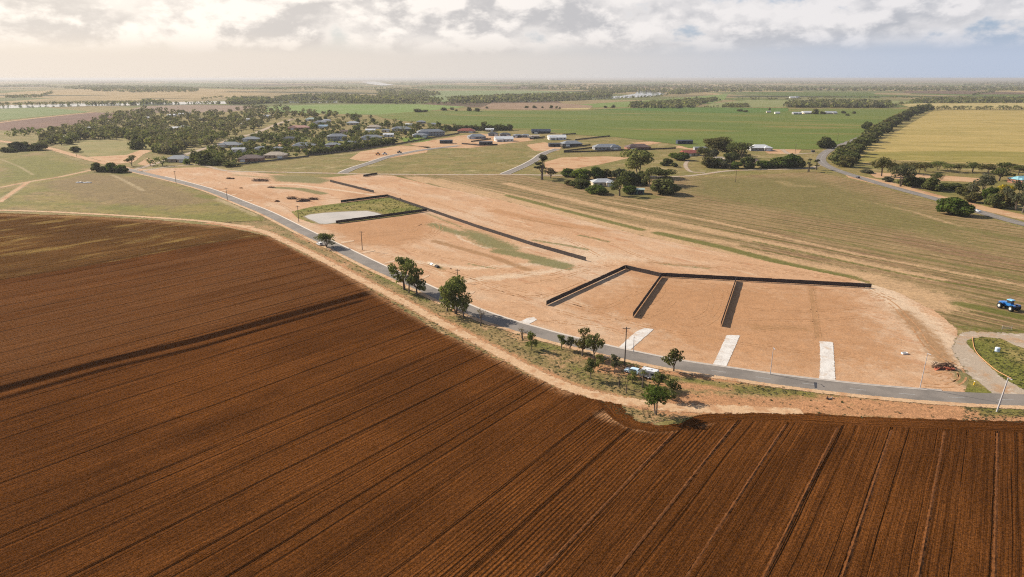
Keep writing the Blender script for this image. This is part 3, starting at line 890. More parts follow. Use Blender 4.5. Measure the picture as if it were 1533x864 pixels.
# headland worked along the field edge
HLINE = GP([(896, 590), (912, 604), (926, 622), (955, 636), (985, 641.5), (1020, 638), (1045, 628), (1100, 622), (1200, 625), (1300, 631), (1400, 635), (1533, 640), (1750, 647)])
region('headland', [(890, 597), (925, 597), (932, 607), (935, 619), (955, 632), (985, 637.5), (1020, 634), (1045, 621), (1100, 616.5), (1200, 619), (1300, 625), (1400, 628), (1533, 632), (1750, 637),
                    (1750, 655), (1533, 647.5), (1400, 642), (1300, 638.5), (1200, 634), (1100, 630), (1050, 637), (1010, 646), (975, 648), (940, 642), (915, 627), (900, 610)], M['plough'], z=.095, fade=1.0, cell=1.1,
       extra={'fv': lambda P: line_dist(P, HLINE) * np.sign(P[:, 1] - 140) + 4.0, 'fu': lambda P: P[:, 0]},
       paint={'moist': [('line', [(1045, 628), (1200, 627), (1400, 633), (1533, 638), (1750, 646)], 1.6, .12)], 'ridge': [('line', [(900, 600), (1750, 645)], 60, .5)], 'sand': [], 'head': [], 'dry': []})

# lips thrown up at the edge of each pass: real ridges that catch the sun
lip = MB()
PLG = GP(PLO)
for i, px in enumerate([802, 916, 1028, 1143.6, 1261.3, 1374.9, 1488.4, 1603, 1717]):
    a = AZ(1519 - 2 * min(i, 6))
    p = np.array(G(px, 864))
    t = np.array([math.sin(a), math.cos(a)])
    q0, q1 = p - t * 40, None
    L = []
    s = -40
    while True:
        q = p + t * s
        if s > 0 and not pip(q + t * 7, PLG): break
        L.append(q)
        s += .7
    L = np.array(L)
    a0, b0 = offset(L, -.5), offset(L, .5)
    vs, fs = [], []
    for k in range(len(L)):
        w = .55 + .5 * RND.random()
        h = (.12 + .14 * RND.random()) * (.6 + .4 * math.sin(k * .05 + i))
        c = L[k] + (RND.random() - .5) * .15
        vs += [(*(c + (a0[k] - L[k]) * w), .06), (*c, .08 + h), (*(c + (b0[k] - L[k]) * w), .06)]
        if k:
            m = len(vs) - 6
            fs += [(m, m + 3, m + 4, m + 1), (m + 1, m + 4, m + 5, m + 2)]
    lip.add(vs, [f[::-1] for f in fs])
rm = soil('ridge_earth', PB, [(tuple(x * 1.4 for x in PB), .8, .40, .6), (C(150, 108, 66), 1.6, .60, .7)], micro=.3, bump=.25, edge=None)
tag(lip.build('furrow_ridges', rm), kind='structure')

# farm tracks and unsealed roads
TS = {'n': 0}


def track(name, px, w, mat, z=.10, fade=.8, world=False):
    L = smooth(px, 2) if world else smooth(GP(px), 6)
    wl = np.array([w if not isinstance(w, (list, tuple)) else 0] * len(L), float)
    if isinstance(w, (list, tuple)):
        wl = np.interp(np.linspace(0, 1, len(L)), np.linspace(0, 1, len(w)), w)
    a = np.array([offset(L, -x / 2)[i] for i, x in enumerate(wl)])
    b = np.array([offset(L, x / 2)[i] for i, x in enumerate(wl)])
    rows, edge = [], []
    k = 7
    for j in range(k):
        t = j / (k - 1)
        rows.append(a * (1 - t) + b * t)
        edge += [(min(t, 1 - t) * 2 - .25) * 1.2] * len(L)
    nn = len(L)
    vs = [(*p, z) for r in rows for p in r]
    fs = [(j * nn + i, j * nn + i + 1, (j + 1) * nn + i + 1, (j + 1) * nn + i) for j in range(k - 1) for i in range(nn - 1)]
    mb = MB()
    mb.add(vs, fs)
    o = mb.build(name, mat)
    at = o.data.attributes.new('edge', 'FLOAT', 'POINT')
    at.data.foreach_set('value', np.array(edge, np.float32))
    return tag(o, kind='structure')


track('dirt_track', [(-60, 314), (0, 315), (80, 317.5), (200, 324), (300, 331), (365, 340), (400, 349), (430, 363), (470, 382), (530, 414), (600, 450), (660, 483), (715, 512), (790, 552), (850, 580), (900, 594), (960, 605), (1020, 611), (1100, 613), (1200, 616)],
      [5, 5, 5, 5, 6, 6, 5, 5, 5, 5, 5, 5.5, 6, 6.5, 6, 4], tm, .10)
track('dirt_track', [(380, 340), (340, 336), (330, 334)], 5, tm, .105)
track('dirt_road', [(-60, 203), (0, 211.5), (40, 216), (75, 222.5), (105, 231), (150, 243), (185, 251), (208, 257.5)], [16, 13, 11, 10], M['dirt'], .11)
track('gravel_road', [(205, 259), (225, 254), (262, 249), (300, 247), (340, 256), (400, 257.5), (470, 259), (540, 260.5), (640, 261.5), (760, 261.5), (860, 263), (1000, 264.5), (1045, 262), (1090, 256), (1150, 254), (1205, 252.5), (1228, 248)],
      [7, 7, 6, 7, 8, 8, 8, 8, 7, 6, 6], M['gravel'], .11)
track('gravel_road', [(195, 256), (240, 243), (275, 232), (320, 218), (350, 207), (380, 200), (420, 184), (440, 178)], [8, 9, 10, 14], M['gravel'], .112)
track('dirt_track', [(0, 281), (45, 272), (90, 265), (140, 254), (150, 251)], 5, M['dirt'], .09)
track('dirt_track', [(0, 303), (18, 289), (42, 273)], 4.5, M['dirt'], .092)
track('dirt_track', [(1030, 240), (1026, 248), (1034, 257), (1055, 259)], 5, M['gravel'], .115)
track('dirt_track', [(1160, 214), (1180, 230), (1200, 230), (1222, 229)], 7, M['gravel'], .1)
track('dirt_track', [(-20, 191), (0, 184), (70, 175.5), (143, 168)], [10, 12], M['dirt'], .26)
# gravel entry at the corner with its grassy island
region('gravel_yard', [(1436, 499), (1450, 497), (1480, 498), (1533, 500), (1700, 508), (1700, 620), (1533, 602), (1485, 597), (1470, 590), (1455, 568), (1440, 548), (1424, 522)], M['gravel'], z=.09, fade=2.4, cell=1.2)
region('grass_island', [(1446, 511), (1455, 507), (1475, 505), (1500, 508), (1520, 518), (1560, 530), (1600, 545), (1600, 600), (1533, 584), (1500, 566), (1480, 548), (1462, 530), (1450, 518)], M['basin'], z=.12, fade=.8, cell=1.2,
       paint={'green': [('line', [(1460, 515), (1500, 545), (1533, 575)], 6, .8)]})
region('grass_island', [(1448, 578), (1452, 566), (1462, 570), (1480, 585), (1490, 592), (1470, 592), (1445, 589)], M['basin'], z=.125, fade=.8, cell=1.0, paint={'green': [('line', [(1450, 585), (1485, 590)], 3, .8)]})
# bare pads around the new houses and other scraped ground
for px in ([(612, 216), (660, 208), (690, 203), (720, 200), (790, 206), (800, 210), (760, 215), (700, 222), (640, 222)], [(523, 238), (540, 227), (600, 218), (640, 220), (640, 228), (590, 236), (545, 242)],
           [(788, 217), (815, 213), (842, 219), (836, 226), (800, 226)], [(815, 243), (840, 236), (905, 234), (945, 236), (900, 246), (840, 256), (818, 262)], [(945, 214), (975, 212), (992, 214), (965, 218)],
           [(1010, 221), (1020, 216), (1060, 217), (1050, 226)], [(1140, 223), (1160, 220), (1200, 224), (1195, 231), (1150, 230)], [(205, 246), (222, 236), (232, 241), (228, 250)], [(130, 235), (170, 246), (200, 243), (215, 231), (228, 226), (212, 224), (190, 232)],
           [(470, 226), (492, 223), (490, 230), (465, 231)], [(410, 208), (424, 206), (426, 220), (416, 222)], [(1300, 258), (1400, 262), (1480, 268), (1470, 273), (1380, 270), (1310, 266)],
           [(1262, 258), (1330, 272), (1420, 296), (1533, 322), (1600, 340), (1600, 346), (1533, 330), (1420, 303), (1330, 281), (1270, 266)]):
    region('bare_earth', px, M['dirt'], z=.065, fade=2.2, cell=2.0)
field('lawn', [(405, 203), (432, 200), (470, 206), (460, 211), (415, 212)], C(140, 132, 66), C(120, 126, 52), C(160, 146, 90), z=.06, fade=3)
field('lawn', [(596, 206), (650, 206), (640, 212), (606, 213)], C(128, 142, 52), C(110, 128, 44), C(150, 146, 76), z=.06, fade=3)
field('lawn', [(470, 212), (500, 205), (540, 208), (520, 216), (480, 217)], C(140, 132, 72), C(120, 122, 56), C(160, 146, 90), z=.06, fade=3)

# ------------------------------------------------ sealed roads
ra, n = newmat('asphalt')
P = n.pos()
c = n.mix(n.step(n.noise(P, .12, 5, .6), .42, .62), (.205, .175, .148), (.160, .138, .118))
k = n.step(n.noise(P, 6, 6, .7), .3, .7, .82, 1.18)
n.out(n.mix(1.0, c, n.comb(k, k, k), 'MULTIPLY'), .85, n.bump(n.noise(P, 8, 4, .7), 1, .01), None, .2)
M['asphalt'] = ra
M['kerb'] = plain('kerb_concrete', (.50, .43, .36), .8, .2)
M['line'] = plain('road_paint', (.36, .35, .33), .6, .3, var=.2, scale=2)
M['concrete'] = plain('new_concrete', (.74, .67, .60), .8, .2, var=.12, scale=.8)

ROADPX = [(170, 249), (206, 257.5), (261, 270.5), (313, 285), (365, 305.5), (400, 319.8), (452, 346), (504, 371), (557, 397), (600, 416.5), (650, 439.5), (700, 464), (757, 484.5), (796, 496), (835, 507), (880, 518), (920, 528),
          (992, 543), (1041, 551.5), (1100, 560), (1150, 567.5), (1219, 576.4), (1317, 587), (1428, 595.5), (1533, 600), (1700, 604)]
RL = resample(smooth(GP(ROADPX), 10), 2.0)
tag(strip('road', RL, -3.35, 3.7, ra, .13), kind='structure')
# kerb on the estate side only (left of travel), open at the driveways is too small to see
kerb = MB()
prof = [(3.7, .10), (3.7, .14), (4.05, .15), (4.15, .27), (4.4, .27), (4.4, .05)]
end = [i for i, p in enumerate(RL) if p[0] < G(1440, 596)[0]][-1]
st = [i for i, p in enumerate(RL) if p[1] < G(240, 265)[1]][0]
K = RL[st:end]
rows = [offset(K, w) for w, z in prof]
nn = len(K)
kerb.add([(*p, prof[j][1]) for j, r in enumerate(rows) for p in r], [(j * nn + i, j * nn + i + 1, (j + 1) * nn + i + 1, (j + 1) * nn + i) for j in range(len(prof) - 1) for i in range(nn - 1)])
for sgn, w_ in ((-3.75, 1.6), (-4.3, 2.6)):
    Ls = offset(RL, sgn)
    track('road_shoulder', [tuple(p) for p in Ls[::3]], w_, M['track'], .136 + .004 * (w_ > 2), world=True)
tag(kerb.build('kerb', M['kerb']), kind='structure')
lm = MB()
s0 = [i for i, p in enumerate(RL) if p[0] > G(1060, 552)[0]][0]
i = s0
while i < len(RL) - 6:
    seg = RL[i:i + 3]
    a, b = offset(seg, -.09), offset(seg, .09)
    lm.add([(*p, .142) for p in a] + [(*p, .142) for p in b], [(0, 1, 4, 3), (1, 2, 5, 4)])
    i += 6
tag(lm.build('lane_markings', M['line']), kind='structure')
# dark strip of patched asphalt across the road beside a driveway
pt = [(1218.2, 573.0), (1223, 573.4), (1223, 581.8), (1219.6, 581.6)]
flat('road_patch', pt, plain('dark_asphalt', (.035, .035, .042), .8), .145)

R2 = [(1900, 430), (1700, 380), (1600, 352), (1533, 336), (1475, 320), (1397, 297), (1334, 280), (1277, 263), (1250, 254), (1235, 246.5), (1229, 239.5), (1232, 232), (1240, 226), (1252, 220.5), (1277, 209.5), (1299, 198.5), (1330, 183.5), (1352, 172.5), (1371, 164.5), (1385, 159)]
R2L = resample(smooth(GP(R2), 10), 3.0)
tag(strip('road', R2L, -4.6, 4.6, ra, .16), kind='structure')
tag(strip('lane_markings', R2L, -.12, .12, M['line'], .172), kind='structure')
SR = [[(514, 259), (530, 252), (555, 244), (580, 235.5), (600, 231), (632, 225), (690, 218)], [(756, 261), (775, 253), (790, 246), (803, 238.5), (815, 230), (835, 223)]]
for px in SR:
    L = resample(smooth(GP(px), 8), 3.0)
    tag(strip('road', L, -3.6, 3.6, ra, .15), kind='structure')
    kb = MB()
    for sgn in (1, -1):
        pr = [(3.6, .12), (3.75, .27), (5.2 if sgn > 0 else 4.1, .27), (5.2 if sgn > 0 else 4.1, .05)]
        rows = [offset(L, w * sgn) for w, z in pr]
        nn = len(L)
        fs = [(j * nn + i, j * nn + i + 1, (j + 1) * nn + i + 1, (j + 1) * nn + i) for j in range(3) for i in range(nn - 1)]
        kb.add([(*p, pr[j][1]) for j, r in enumerate(rows) for p in r], fs if sgn > 0 else [f[::-1] for f in fs])
    tag(kb.build('kerb', M['kerb']), kind='structure')

# concrete driveways
cm2 = soil('crossover_gravel', C(230, 190, 152), [(C(214, 166, 124), .3, .5, .68)], micro=.12, edge=.9)
cm = soil('driveway_concrete', (.58, .54, .49), [((.50, .45, .40), .3, .45, .6), ((.46, .35, .26), .35, .52, .66), ((.44, .40, .36), 1.2, .55, .68)], micro=.08, edge=.9)
for px in ([(774, 484), (787, 488.5), (804, 479), (800, 475.5), (790, 476.5)], [(923, 523), (941, 526.5), (979, 493), (965, 491.5), (952, 497)], [(1065, 551.5), (1085, 554), (1108, 502.5), (1088, 502)],
           [(1226, 572), (1251, 575.5), (1247, 512.5), (1227, 511.5), (1228, 540)], [(484, 361), (500, 358), (503, 355), (486, 357)], [(510, 365), (530, 361.5), (531, 359.5), (511, 362)], [(541, 380), (560, 376.5), (562, 374), (545, 376.5)],
           [(574, 396), (590, 392), (592, 389), (577, 393)], [(630, 419), (640, 415), (645, 411), (634, 414)], [(697, 441), (708, 440), (712, 436), (702, 437)], [(394, 310), (404, 309), (405, 307.5), (396, 308.5)], [(370, 302), (378, 301), (379, 299.5), (371, 300.5)],
           [(346, 293), (354, 291.5), (355, 290), (347, 291.5)], [(325, 288), (340, 286), (341, 284.5), (327, 286.5)], [(307, 283), (322, 280.5), (323, 279), (308, 281.5)], [(295, 277), (312, 273.5), (313, 272), (296, 275.5)], [(276, 272), (293, 267), (294, 266), (277, 270.5)]):
    region('driveway', px, cm if px[0][0] > 700 else cm2, z=.12, fade=.5, cell=.8)

# ================================================================== vegetation
def leafmat(name, a, b, c):
    mt, n = newmat(name)
    if 'dry' not in name and 'straw' not in name and 'wood' not in name:
        a, b, c = [tuple(v * 1.22 for v in q) for q in (a, b, c)]
    r = n.node('ShaderNodeNewGeometry').outputs['Random Per Island']
    oi = n.node('ShaderNodeObjectInfo').outputs['Random']
    col = n.mix(n.step(r, .1, .75), a, b)
    col = n.mix(n.step(r, .82, .95), col, c)
    k = n.m('ADD', .8, n.m('MULTIPLY', oi, .4))
    col = n.mix(1.0, col, n.comb(k, n.m('ADD', .86, n.m('MULTIPLY', oi, .3)), k), 'MULTIPLY')
    d_ = n.node('ShaderNodeBsdfDiffuse')
    t_ = n.node('ShaderNodeBsdfTranslucent')
    n.put(d_.inputs[0], col)
    n.put(t_.inputs[0], n.mix(.35, col, (.20, .22, .04)))
    mx = n.node('ShaderNodeMixShader')
    mx.inputs[0].default_value = .38
    n.t.links.new(d_.outputs[0], mx.inputs[1])
    n.t.links.new(t_.outputs[0], mx.inputs[2])
    o = n.node('ShaderNodeOutputMaterial')
    n.t.links.new(mx.outputs[0], o.inputs[0])
    return mt


LEAF = {
    'gum': leafmat('gum_leaves', (.092, .104, .032), (.165, .172, .050), (.23, .20, .075)),
    'dark': leafmat('dark_leaves', (.055, .064, .022), (.10, .106, .036), (.15, .13, .05)),
    'grey': leafmat('grey_green_leaves', (.060, .062, .036), (.098, .096, .056), (.13, .115, .07)),
    'olive': leafmat('olive_leaves', (.058, .054, .020), (.10, .088, .032), (.16, .12, .05)),
    'green': leafmat('garden_leaves', (.046, .070, .014), (.085, .112, .022), (.11, .12, .035)),
    'lime': leafmat('lime_leaves', (.085, .12, .015), (.13, .17, .02), (.17, .18, .03)),
    'yellow': leafmat('wattle_blossom', (.30, .22, .01), (.42, .30, .02), (.10, .12, .03)),
    'wood': leafmat('wood_leaves', (.11, .10, .052), (.17, .15, .078), (.23, .19, .10)),
    'straw': leafmat('straw_tufts', (.22, .17, .09), (.28, .22, .12), (.16, .15, .07)),
    'dry': leafmat('dry_leaves', (.10, .070, .045), (.15, .105, .065), (.20, .15, .10)),
}
BARK = plain('grey_bark', (.13, .10, .075), .9, .1, var=.3, scale=1.5)
PALEBARK = plain('pale_bark', (.34, .28, .22), .8, .1, var=.25, scale=1.2)


def rvec(R):
    z = R.uniform(-1, 1)
    a = R.uniform(0, 2 * PI)
    s = math.sqrt(1 - z * z)
    return Vector((s * math.cos(a), s * math.sin(a), z))


def leaf_quads(mb, R, centers, n_per, leaf, flat=.8):
    for c, r in centers:
        for _ in range(int(n_per * r * r)):
            d = rvec(R)
            p = Vector(c) + Vector((d.x * r, d.y * r, d.z * r * flat)) * R.uniform(.45, 1.0) ** .6
            nn = (d + rvec(R) * .9 + Vector((0, 0, .35))).normalized()
            x = nn.orthogonal().normalized()
            x = Matrix.Rotation(R.uniform(0, 2 * PI), 3, nn) @ x
            y = nn.cross(x)
            s = leaf * R.uniform(.55, 1.3)
            t = s * R.uniform(.45, .9)
            mb.add([p - x * s, p - y * t, p + x * s, p + y * t], [(0, 1, 2, 3)])


def tree_meshes(seed, h, w, style, leaf=.34, n_per=46, bare=.35, stems=1):
    """unit-built trunk and crown meshes, height h, crown width w"""
    R = random.Random(seed)
    tb, cb = MB(), MB()
    cent = []
    for s in range(stems):
        a0 = 2 * PI * s / max(stems, 1) + R.uniform(0, 1)
        off = 0.0 if stems == 1 else R.uniform(.1, .25)
        base = Vector((math.cos(a0) * off, math.sin(a0) * off, -.2))
        lean = Vector((R.uniform(-.12, .12), R.uniform(-.12, .12), 0)) + (Vector((math.cos(a0), math.sin(a0), 0)) * .22 if stems > 1 else Vector())
        th = h * bare * R.uniform(.9, 1.1)
        top = base + Vector((lean.x * th, lean.y * th, th))
        r0 = (.028 * h + .03) / math.sqrt(stems)
        mid = (base + top) / 2 + Vector((R.uniform(-.1, .1), R.uniform(-.1, .1), 0)) * th * .3
        tb.tube([base, mid, top], [r0 * 1.25, r0, r0 * .85], 6)
        nb = R.randint(4, 6) if stems < 3 else R.randint(2, 3)
        for b in range(nb):
            a = a0 + 2 * PI * b / nb + R.uniform(-.5, .5)
            up = R.uniform(.15, 1.0)
            if b == 0: up = 1.0
            reach = w * .5 * R.uniform(.45, .8) * (1.15 - up * .75)
            tip = Vector((top.x + math.cos(a) * reach, top.y + math.sin(a) * reach, h * bare + (h * (1 - bare)) * up * R.uniform(.62, .86)))
            m1 = top.lerp(tip, .5) + Vector((0, 0, -.06 * h * R.random()))
            tb.tube([top - Vector((0, 0, .1)), m1, tip], [r0 * .6, r0 * .4, r0 * .15], 5)
            rr = w * R.uniform(.15, .23) * (1.3 if nb < 4 else 1)
            cent.append((tip, rr))
            for k in range(R.randint(2, 3)):
                dv = rvec(R)
                q = tip + Vector((dv.x, dv.y, dv.z * .6)) * rr * R.uniform(.9, 1.5)
                q.z = min(q.z, h - rr * .55)
                q.z = max(q.z, h * bare * .75)
                tb.tube([m1.lerp(tip, .6), q], [r0 * .2, r0 * .08], 4)
                cent.append((q, rr * R.uniform(.55, .85)))
    leaf_quads(cb, R, cent, n_per / max((w * .2) ** 2, .05) * .9, leaf, .75)
    fit(tb, cb, h, w)
    return tb, cb


def fit(tb, cb, h, w):
    A = np.array(cb.v)
    lo, hi = np.percentile(A, 2, axis=0), np.percentile(A, 98.5, axis=0)
    k = np.array([w / (hi[0] - lo[0]), w / (hi[1] - lo[1]), h / hi[2]])
    c = np.array([(hi[0] + lo[0]) / 2, (hi[1] + lo[1]) / 2, 0]) * .5
    for m in (tb, cb):
        m.v = [tuple(p) for p in ((np.array(m.v) - c) * k).tolist()]


def bush_meshes(seed, h, w, leaf, n):
    R = random.Random(seed)
    tb, cb = MB(), MB()
    cent = []
    for k in range(14):
        a = R.uniform(0, 2 * PI)
        d = R.uniform(.04, .34) * w
        r = w * R.uniform(.17, .26)
        z = R.uniform(.12, .9) * (h - r * .7)
        z *= 1 - .35 * (d / (.4 * w)) ** 2
        cent.append(((math.cos(a) * d, math.sin(a) * d, max(z, r * .5)), r))
        tb.tube([(0, 0, -.1), (math.cos(a) * d * .5, math.sin(a) * d * .5, z * .5), (math.cos(a) * d, math.sin(a) * d, z)], [.09, .06, .02], 4)
    leaf_quads(cb, R, cent, n / (14 * (w * .21) ** 2), leaf, h / w * .9 if h < w else .95)
    fit(tb, cb, h, w)
    return tb, cb


PROTO = {}


def proto(kind, lk, seed, bark=None):
    """(trunk mesh, crown mesh, joint mesh) of nominal size for a kind of tree"""
    key = (kind, lk, seed)
    if key in PROTO: return PROTO[key]
    b = bark or BARK
    if kind == 'gum':
        t, c = tree_meshes(100 + seed, 10, 8, 'gum', .33, 130, .26, 1)
        size = (10, 8)
    elif kind == 'multi':
        t, c = tree_meshes(200 + seed, 10, 9, 'gum', .33, 130, .24, 3)
        size = (10, 9)
    elif kind == 'small':
        t, c = tree_meshes(300 + seed, 5, 5, 'gum', .22, 100, .26, 1)
        size = (5, 5)
    elif kind == 'umbrella':
        t, c = tree_meshes(400 + seed, 6, 7.5, 'gum', .27, 80, .5, 2)
        size = (6, 7.5)
    elif kind == 'sparse':
        t, c = tree_meshes(500 + seed, 5, 3, 'gum', .15, 9, .45, 1)
        size = (5, 3)
    elif kind == 'tall':
        t, c = tree_meshes(600 + seed, 14, 5, 'gum', .42, 60, .22, 1)
        size = (14, 5)
    elif kind == 'bush':
        t, c = bush_meshes(700 + seed, 4, 5, .26, 2300)
        size = (4, 5)
    elif kind == 'far':
        t, c = tree_meshes(800 + seed, 8, 8, 'gum', .55, 14, .22, 1)
        size = (8, 8)
    elif kind == 'farbush':
        t, c = bush_meshes(900 + seed, 5, 6, .52, 420)
        size = (5, 6)
    j = MB()
    j.add(t.v, t.f, 0)
    j.add(c.v, c.f, 1)
    PROTO[key] = (t.mesh('trunk', b), c.mesh('crown', LEAF[lk]), j.mesh('tree', [b, LEAF[lk]]), size)
    return PROTO[key]


TREES = []      # (x, y, radius)


def tree(kind, lk, px, pyb, hpx, wpx, label, name='gum_tree', cat='tree', group=None, seed=None, parts=True, bark=None):
    if group and group.startswith('trees round'):
        hpx, wpx = hpx * 1.0, wpx * 1.06
    x, y = G(px, pyb)
    h = height_of(px, pyb, pyb - hpx)
    w = wpx * mpp(px, pyb)
    return tree_at(kind, lk, x, y, h, w, label, name, cat, group, seed, parts, bark)


def tree_at(kind, lk, x, y, h, w, label, name='gum_tree', cat='tree', group=None, seed=None, parts=True, bark=None):
    if seed is None: seed = RND.randint(0, 2)
    t, c, j, size = proto(kind, lk, seed, bark)
    sc = (w / size[1], w / size[1] * RND.uniform(.9, 1.1), h / size[0])
    rz = RND.uniform(0, 2 * PI)
    if parts:
        o = empty(name, (x, y, .05), rz, label=label, cat=cat, group=group)
        link('trunk', t, o)
        link('crown', c, o)
    else:
        o = link(name, j, None, (x, y, .05))
        o.rotation_euler = (0, 0, rz)
        tag(o, label, cat, group)
    o.scale = sc
    TREES.append((x, y, w / 2))
    return o


# --- trees along the near road verge
T = tree
T('multi', 'dark', 488, 370, 20, 27, 'dark spreading tree with a small white car parked under it', seed=0)
T('gum', 'gum', 604, 434, 47, 36, 'gum tree with wide leaning crown, first of the three at the roadside clump', seed=0)
T('gum', 'gum', 614, 439, 46, 26, 'upright gum tree in the middle of the three tree roadside clump', seed=1)
T('gum', 'dark', 624, 442, 40, 26, 'lower gum tree nearest the field in the three tree roadside clump', seed=2)
T('gum', 'gum', 671, 465, 40, 28, 'light green gum tree at the edge of the dense roadside clump', seed=1)
T('multi', 'gum', 681, 470, 53, 36, 'tallest gum tree in the dense clump casting a big shadow over the road', seed=1)
T('small', 'gum', 694, 474, 32, 24, 'small gum tree with thin dark trunks beside the tallest gum of the clump', seed=0)
T('sparse', 'dry', 720, 488, 24, 15, 'bare leafless tree in the shadow patch beside the road', seed=0, name='bare_tree')
T('sparse', 'dry', 783, 509, 17, 15, 'leafless shrub next to a slim green roadside tree', seed=1, name='bare_shrub', cat='shrub')
T('small', 'gum', 795, 523, 25, 15, 'slim green roadside tree standing beside a leafless shrub', seed=1)
T('small', 'gum', 841, 523, 21, 15, 'small round gum sapling, first of a pair before the olive clump', seed=2)
T('small', 'grey', 854, 526, 22, 13, 'small pale gum sapling, second of a pair before the olive clump', seed=0)
T('gum', 'olive', 872, 533, 40, 24, 'yellowish olive gum tree leaning over the verge near the power pole', seed=2)
T('gum', 'dark', 889, 542, 41, 27, 'dark dense gum tree between the yellowish gum and the power pole', seed=0)
T('small', 'dark', 884, 567, 28, 20, 'dark low tree at the edge of the verge below the dense gum', seed=2)
T('small', 'gum', 897, 551, 20, 13, 'narrow sapling close under the dark dense gum', seed=1)
T('small', 'grey', 920, 560, 28, 15, 'greyish young tree standing ahead of the pale blue car', seed=2)
T('sparse', 'grey', 926.5, 580, 21, 9, 'thin spindly sapling beneath the greyish young tree', seed=2)
T('sparse', 'dry', 937, 589, 22, 11, 'nearly bare brown sapling beside the dirt track', seed=0)
T('small', 'gum', 947, 573, 17, 14, 'low green tree in front of the pale blue car', seed=1)
T('sparse', 'gum', 961.5, 580, 29, 13, 'open thin tree between the pale blue car and the caravan', seed=1)
T('small', 'dark', 986.5, 582, 24, 23, 'bushy dark tree covering the end of the caravan', seed=0)
T('small', 'dark', 1002, 597, 28, 25, 'round dark tree with shadow on the track behind the caravan', seed=1)
T('umbrella', 'green', 980.5, 621, 39, 35, 'lone umbrella shaped green tree at the corner of the ploughed field', seed=0)
T('small', 'olive', 1007.6, 556, 30, 29, 'round brownish green tree standing alone beside the road kerb', seed=2)
T('bush', 'green', 1425, 321, 24, 34, 'big rounded green bush beside the highway with a car passing behind', name='large_bush', cat='bush', seed=0)
T('bush', 'green', 1440, 323, 20, 30, 'lower rounded green bush joined to the big bush by the highway', name='large_bush', cat='bush', seed=1)

# --- homestead garden in the paddock
T('tall', 'grey', 810, 269, 37, 18, 'tall narrow poplar like tree at the edge of the homestead garden', seed=0)
g_ = 'trees round the pale roofed homestead'
T('small', 'dry', 823.5, 267, 15, 17, 'low brown tree beside the tall narrow tree', seed=0, group=g_)
T('bush', 'green', 850, 264, 11, 18, 'pale green garden tree near the low brown tree', group=g_, seed=0, name='garden_tree')
T('bush', 'green', 858, 266, 8, 10, 'small dark garden shrub before the lime coloured tree', group=g_, seed=1, name='garden_tree')
T('bush', 'lime', 870.5, 269, 15, 23, 'bright lime yellow tree in the homestead garden', group=g_, seed=2, name='garden_tree')
T('bush', 'green', 894, 268, 17, 19, 'round green tree behind the homestead roof', group=g_, seed=1, name='garden_tree')
T('bush', 'olive', 907, 267, 13, 15, 'olive tree beside the round green tree behind the homestead', group=g_, seed=0, name='garden_tree')
T('bush', 'dark', 866, 281, 13, 22, 'dark bush at the field edge of the homestead garden', group=g_, seed=2, name='garden_tree')
T('bush', 'green', 877, 279, 8, 11, 'small green bush between dark bush and homestead', group=g_, seed=1, name='garden_tree')
T('bush', 'olive', 852, 277, 7, 13, 'low olive bush at the corner of the homestead garden', group=g_, seed=0, name='garden_tree')
T('bush', 'green', 893, 290, 12, 26, 'wide green tree in front of the homestead', group=g_, seed=0, name='garden_tree')
T('gum', 'dark', 926.8, 293, 26, 24, 'dark gum with dense crown between the homestead and green shed', group=g_, seed=0)
T('bush', 'grey', 928, 272, 18, 22, 'grey green tree behind the dark gum at the homestead', group=g_, seed=2, name='garden_tree')
T('bush', 'dark', 944, 276, 19, 25, 'dark round tree at the foot of the biggest gum', group=g_, seed=1, name='garden_tree')
T('bush', 'green', 944, 290, 11, 18, 'dark green shrub against the green shed', group=g_, seed=0, name='garden_tree')
T('multi', 'gum', 955, 264, 38, 34, 'biggest gum tree towering over the homestead garden', group=g_, seed=2)
T('bush', 'dark', 960, 277, 19, 18, 'dark tree between the biggest gum and green shed', group=g_, seed=2, name='garden_tree')
T('gum', 'dark', 971, 280, 27, 20, 'tall dark tree behind the green shed', group=g_, seed=1)
T('multi', 'dark', 988, 277, 25, 34, 'broad dark gum beyond the green shed', group=g_, seed=0)
T('bush', 'dark', 994, 290, 21, 35, 'large dark rounded tree with shadow, last on the paddock side of the homestead', group=g_, seed=1, name='garden_tree')
T('bush', 'lime', 938, 282, 9, 9, 'small bright green bush beside the shed roof', group=g_, seed=0, name='garden_tree')

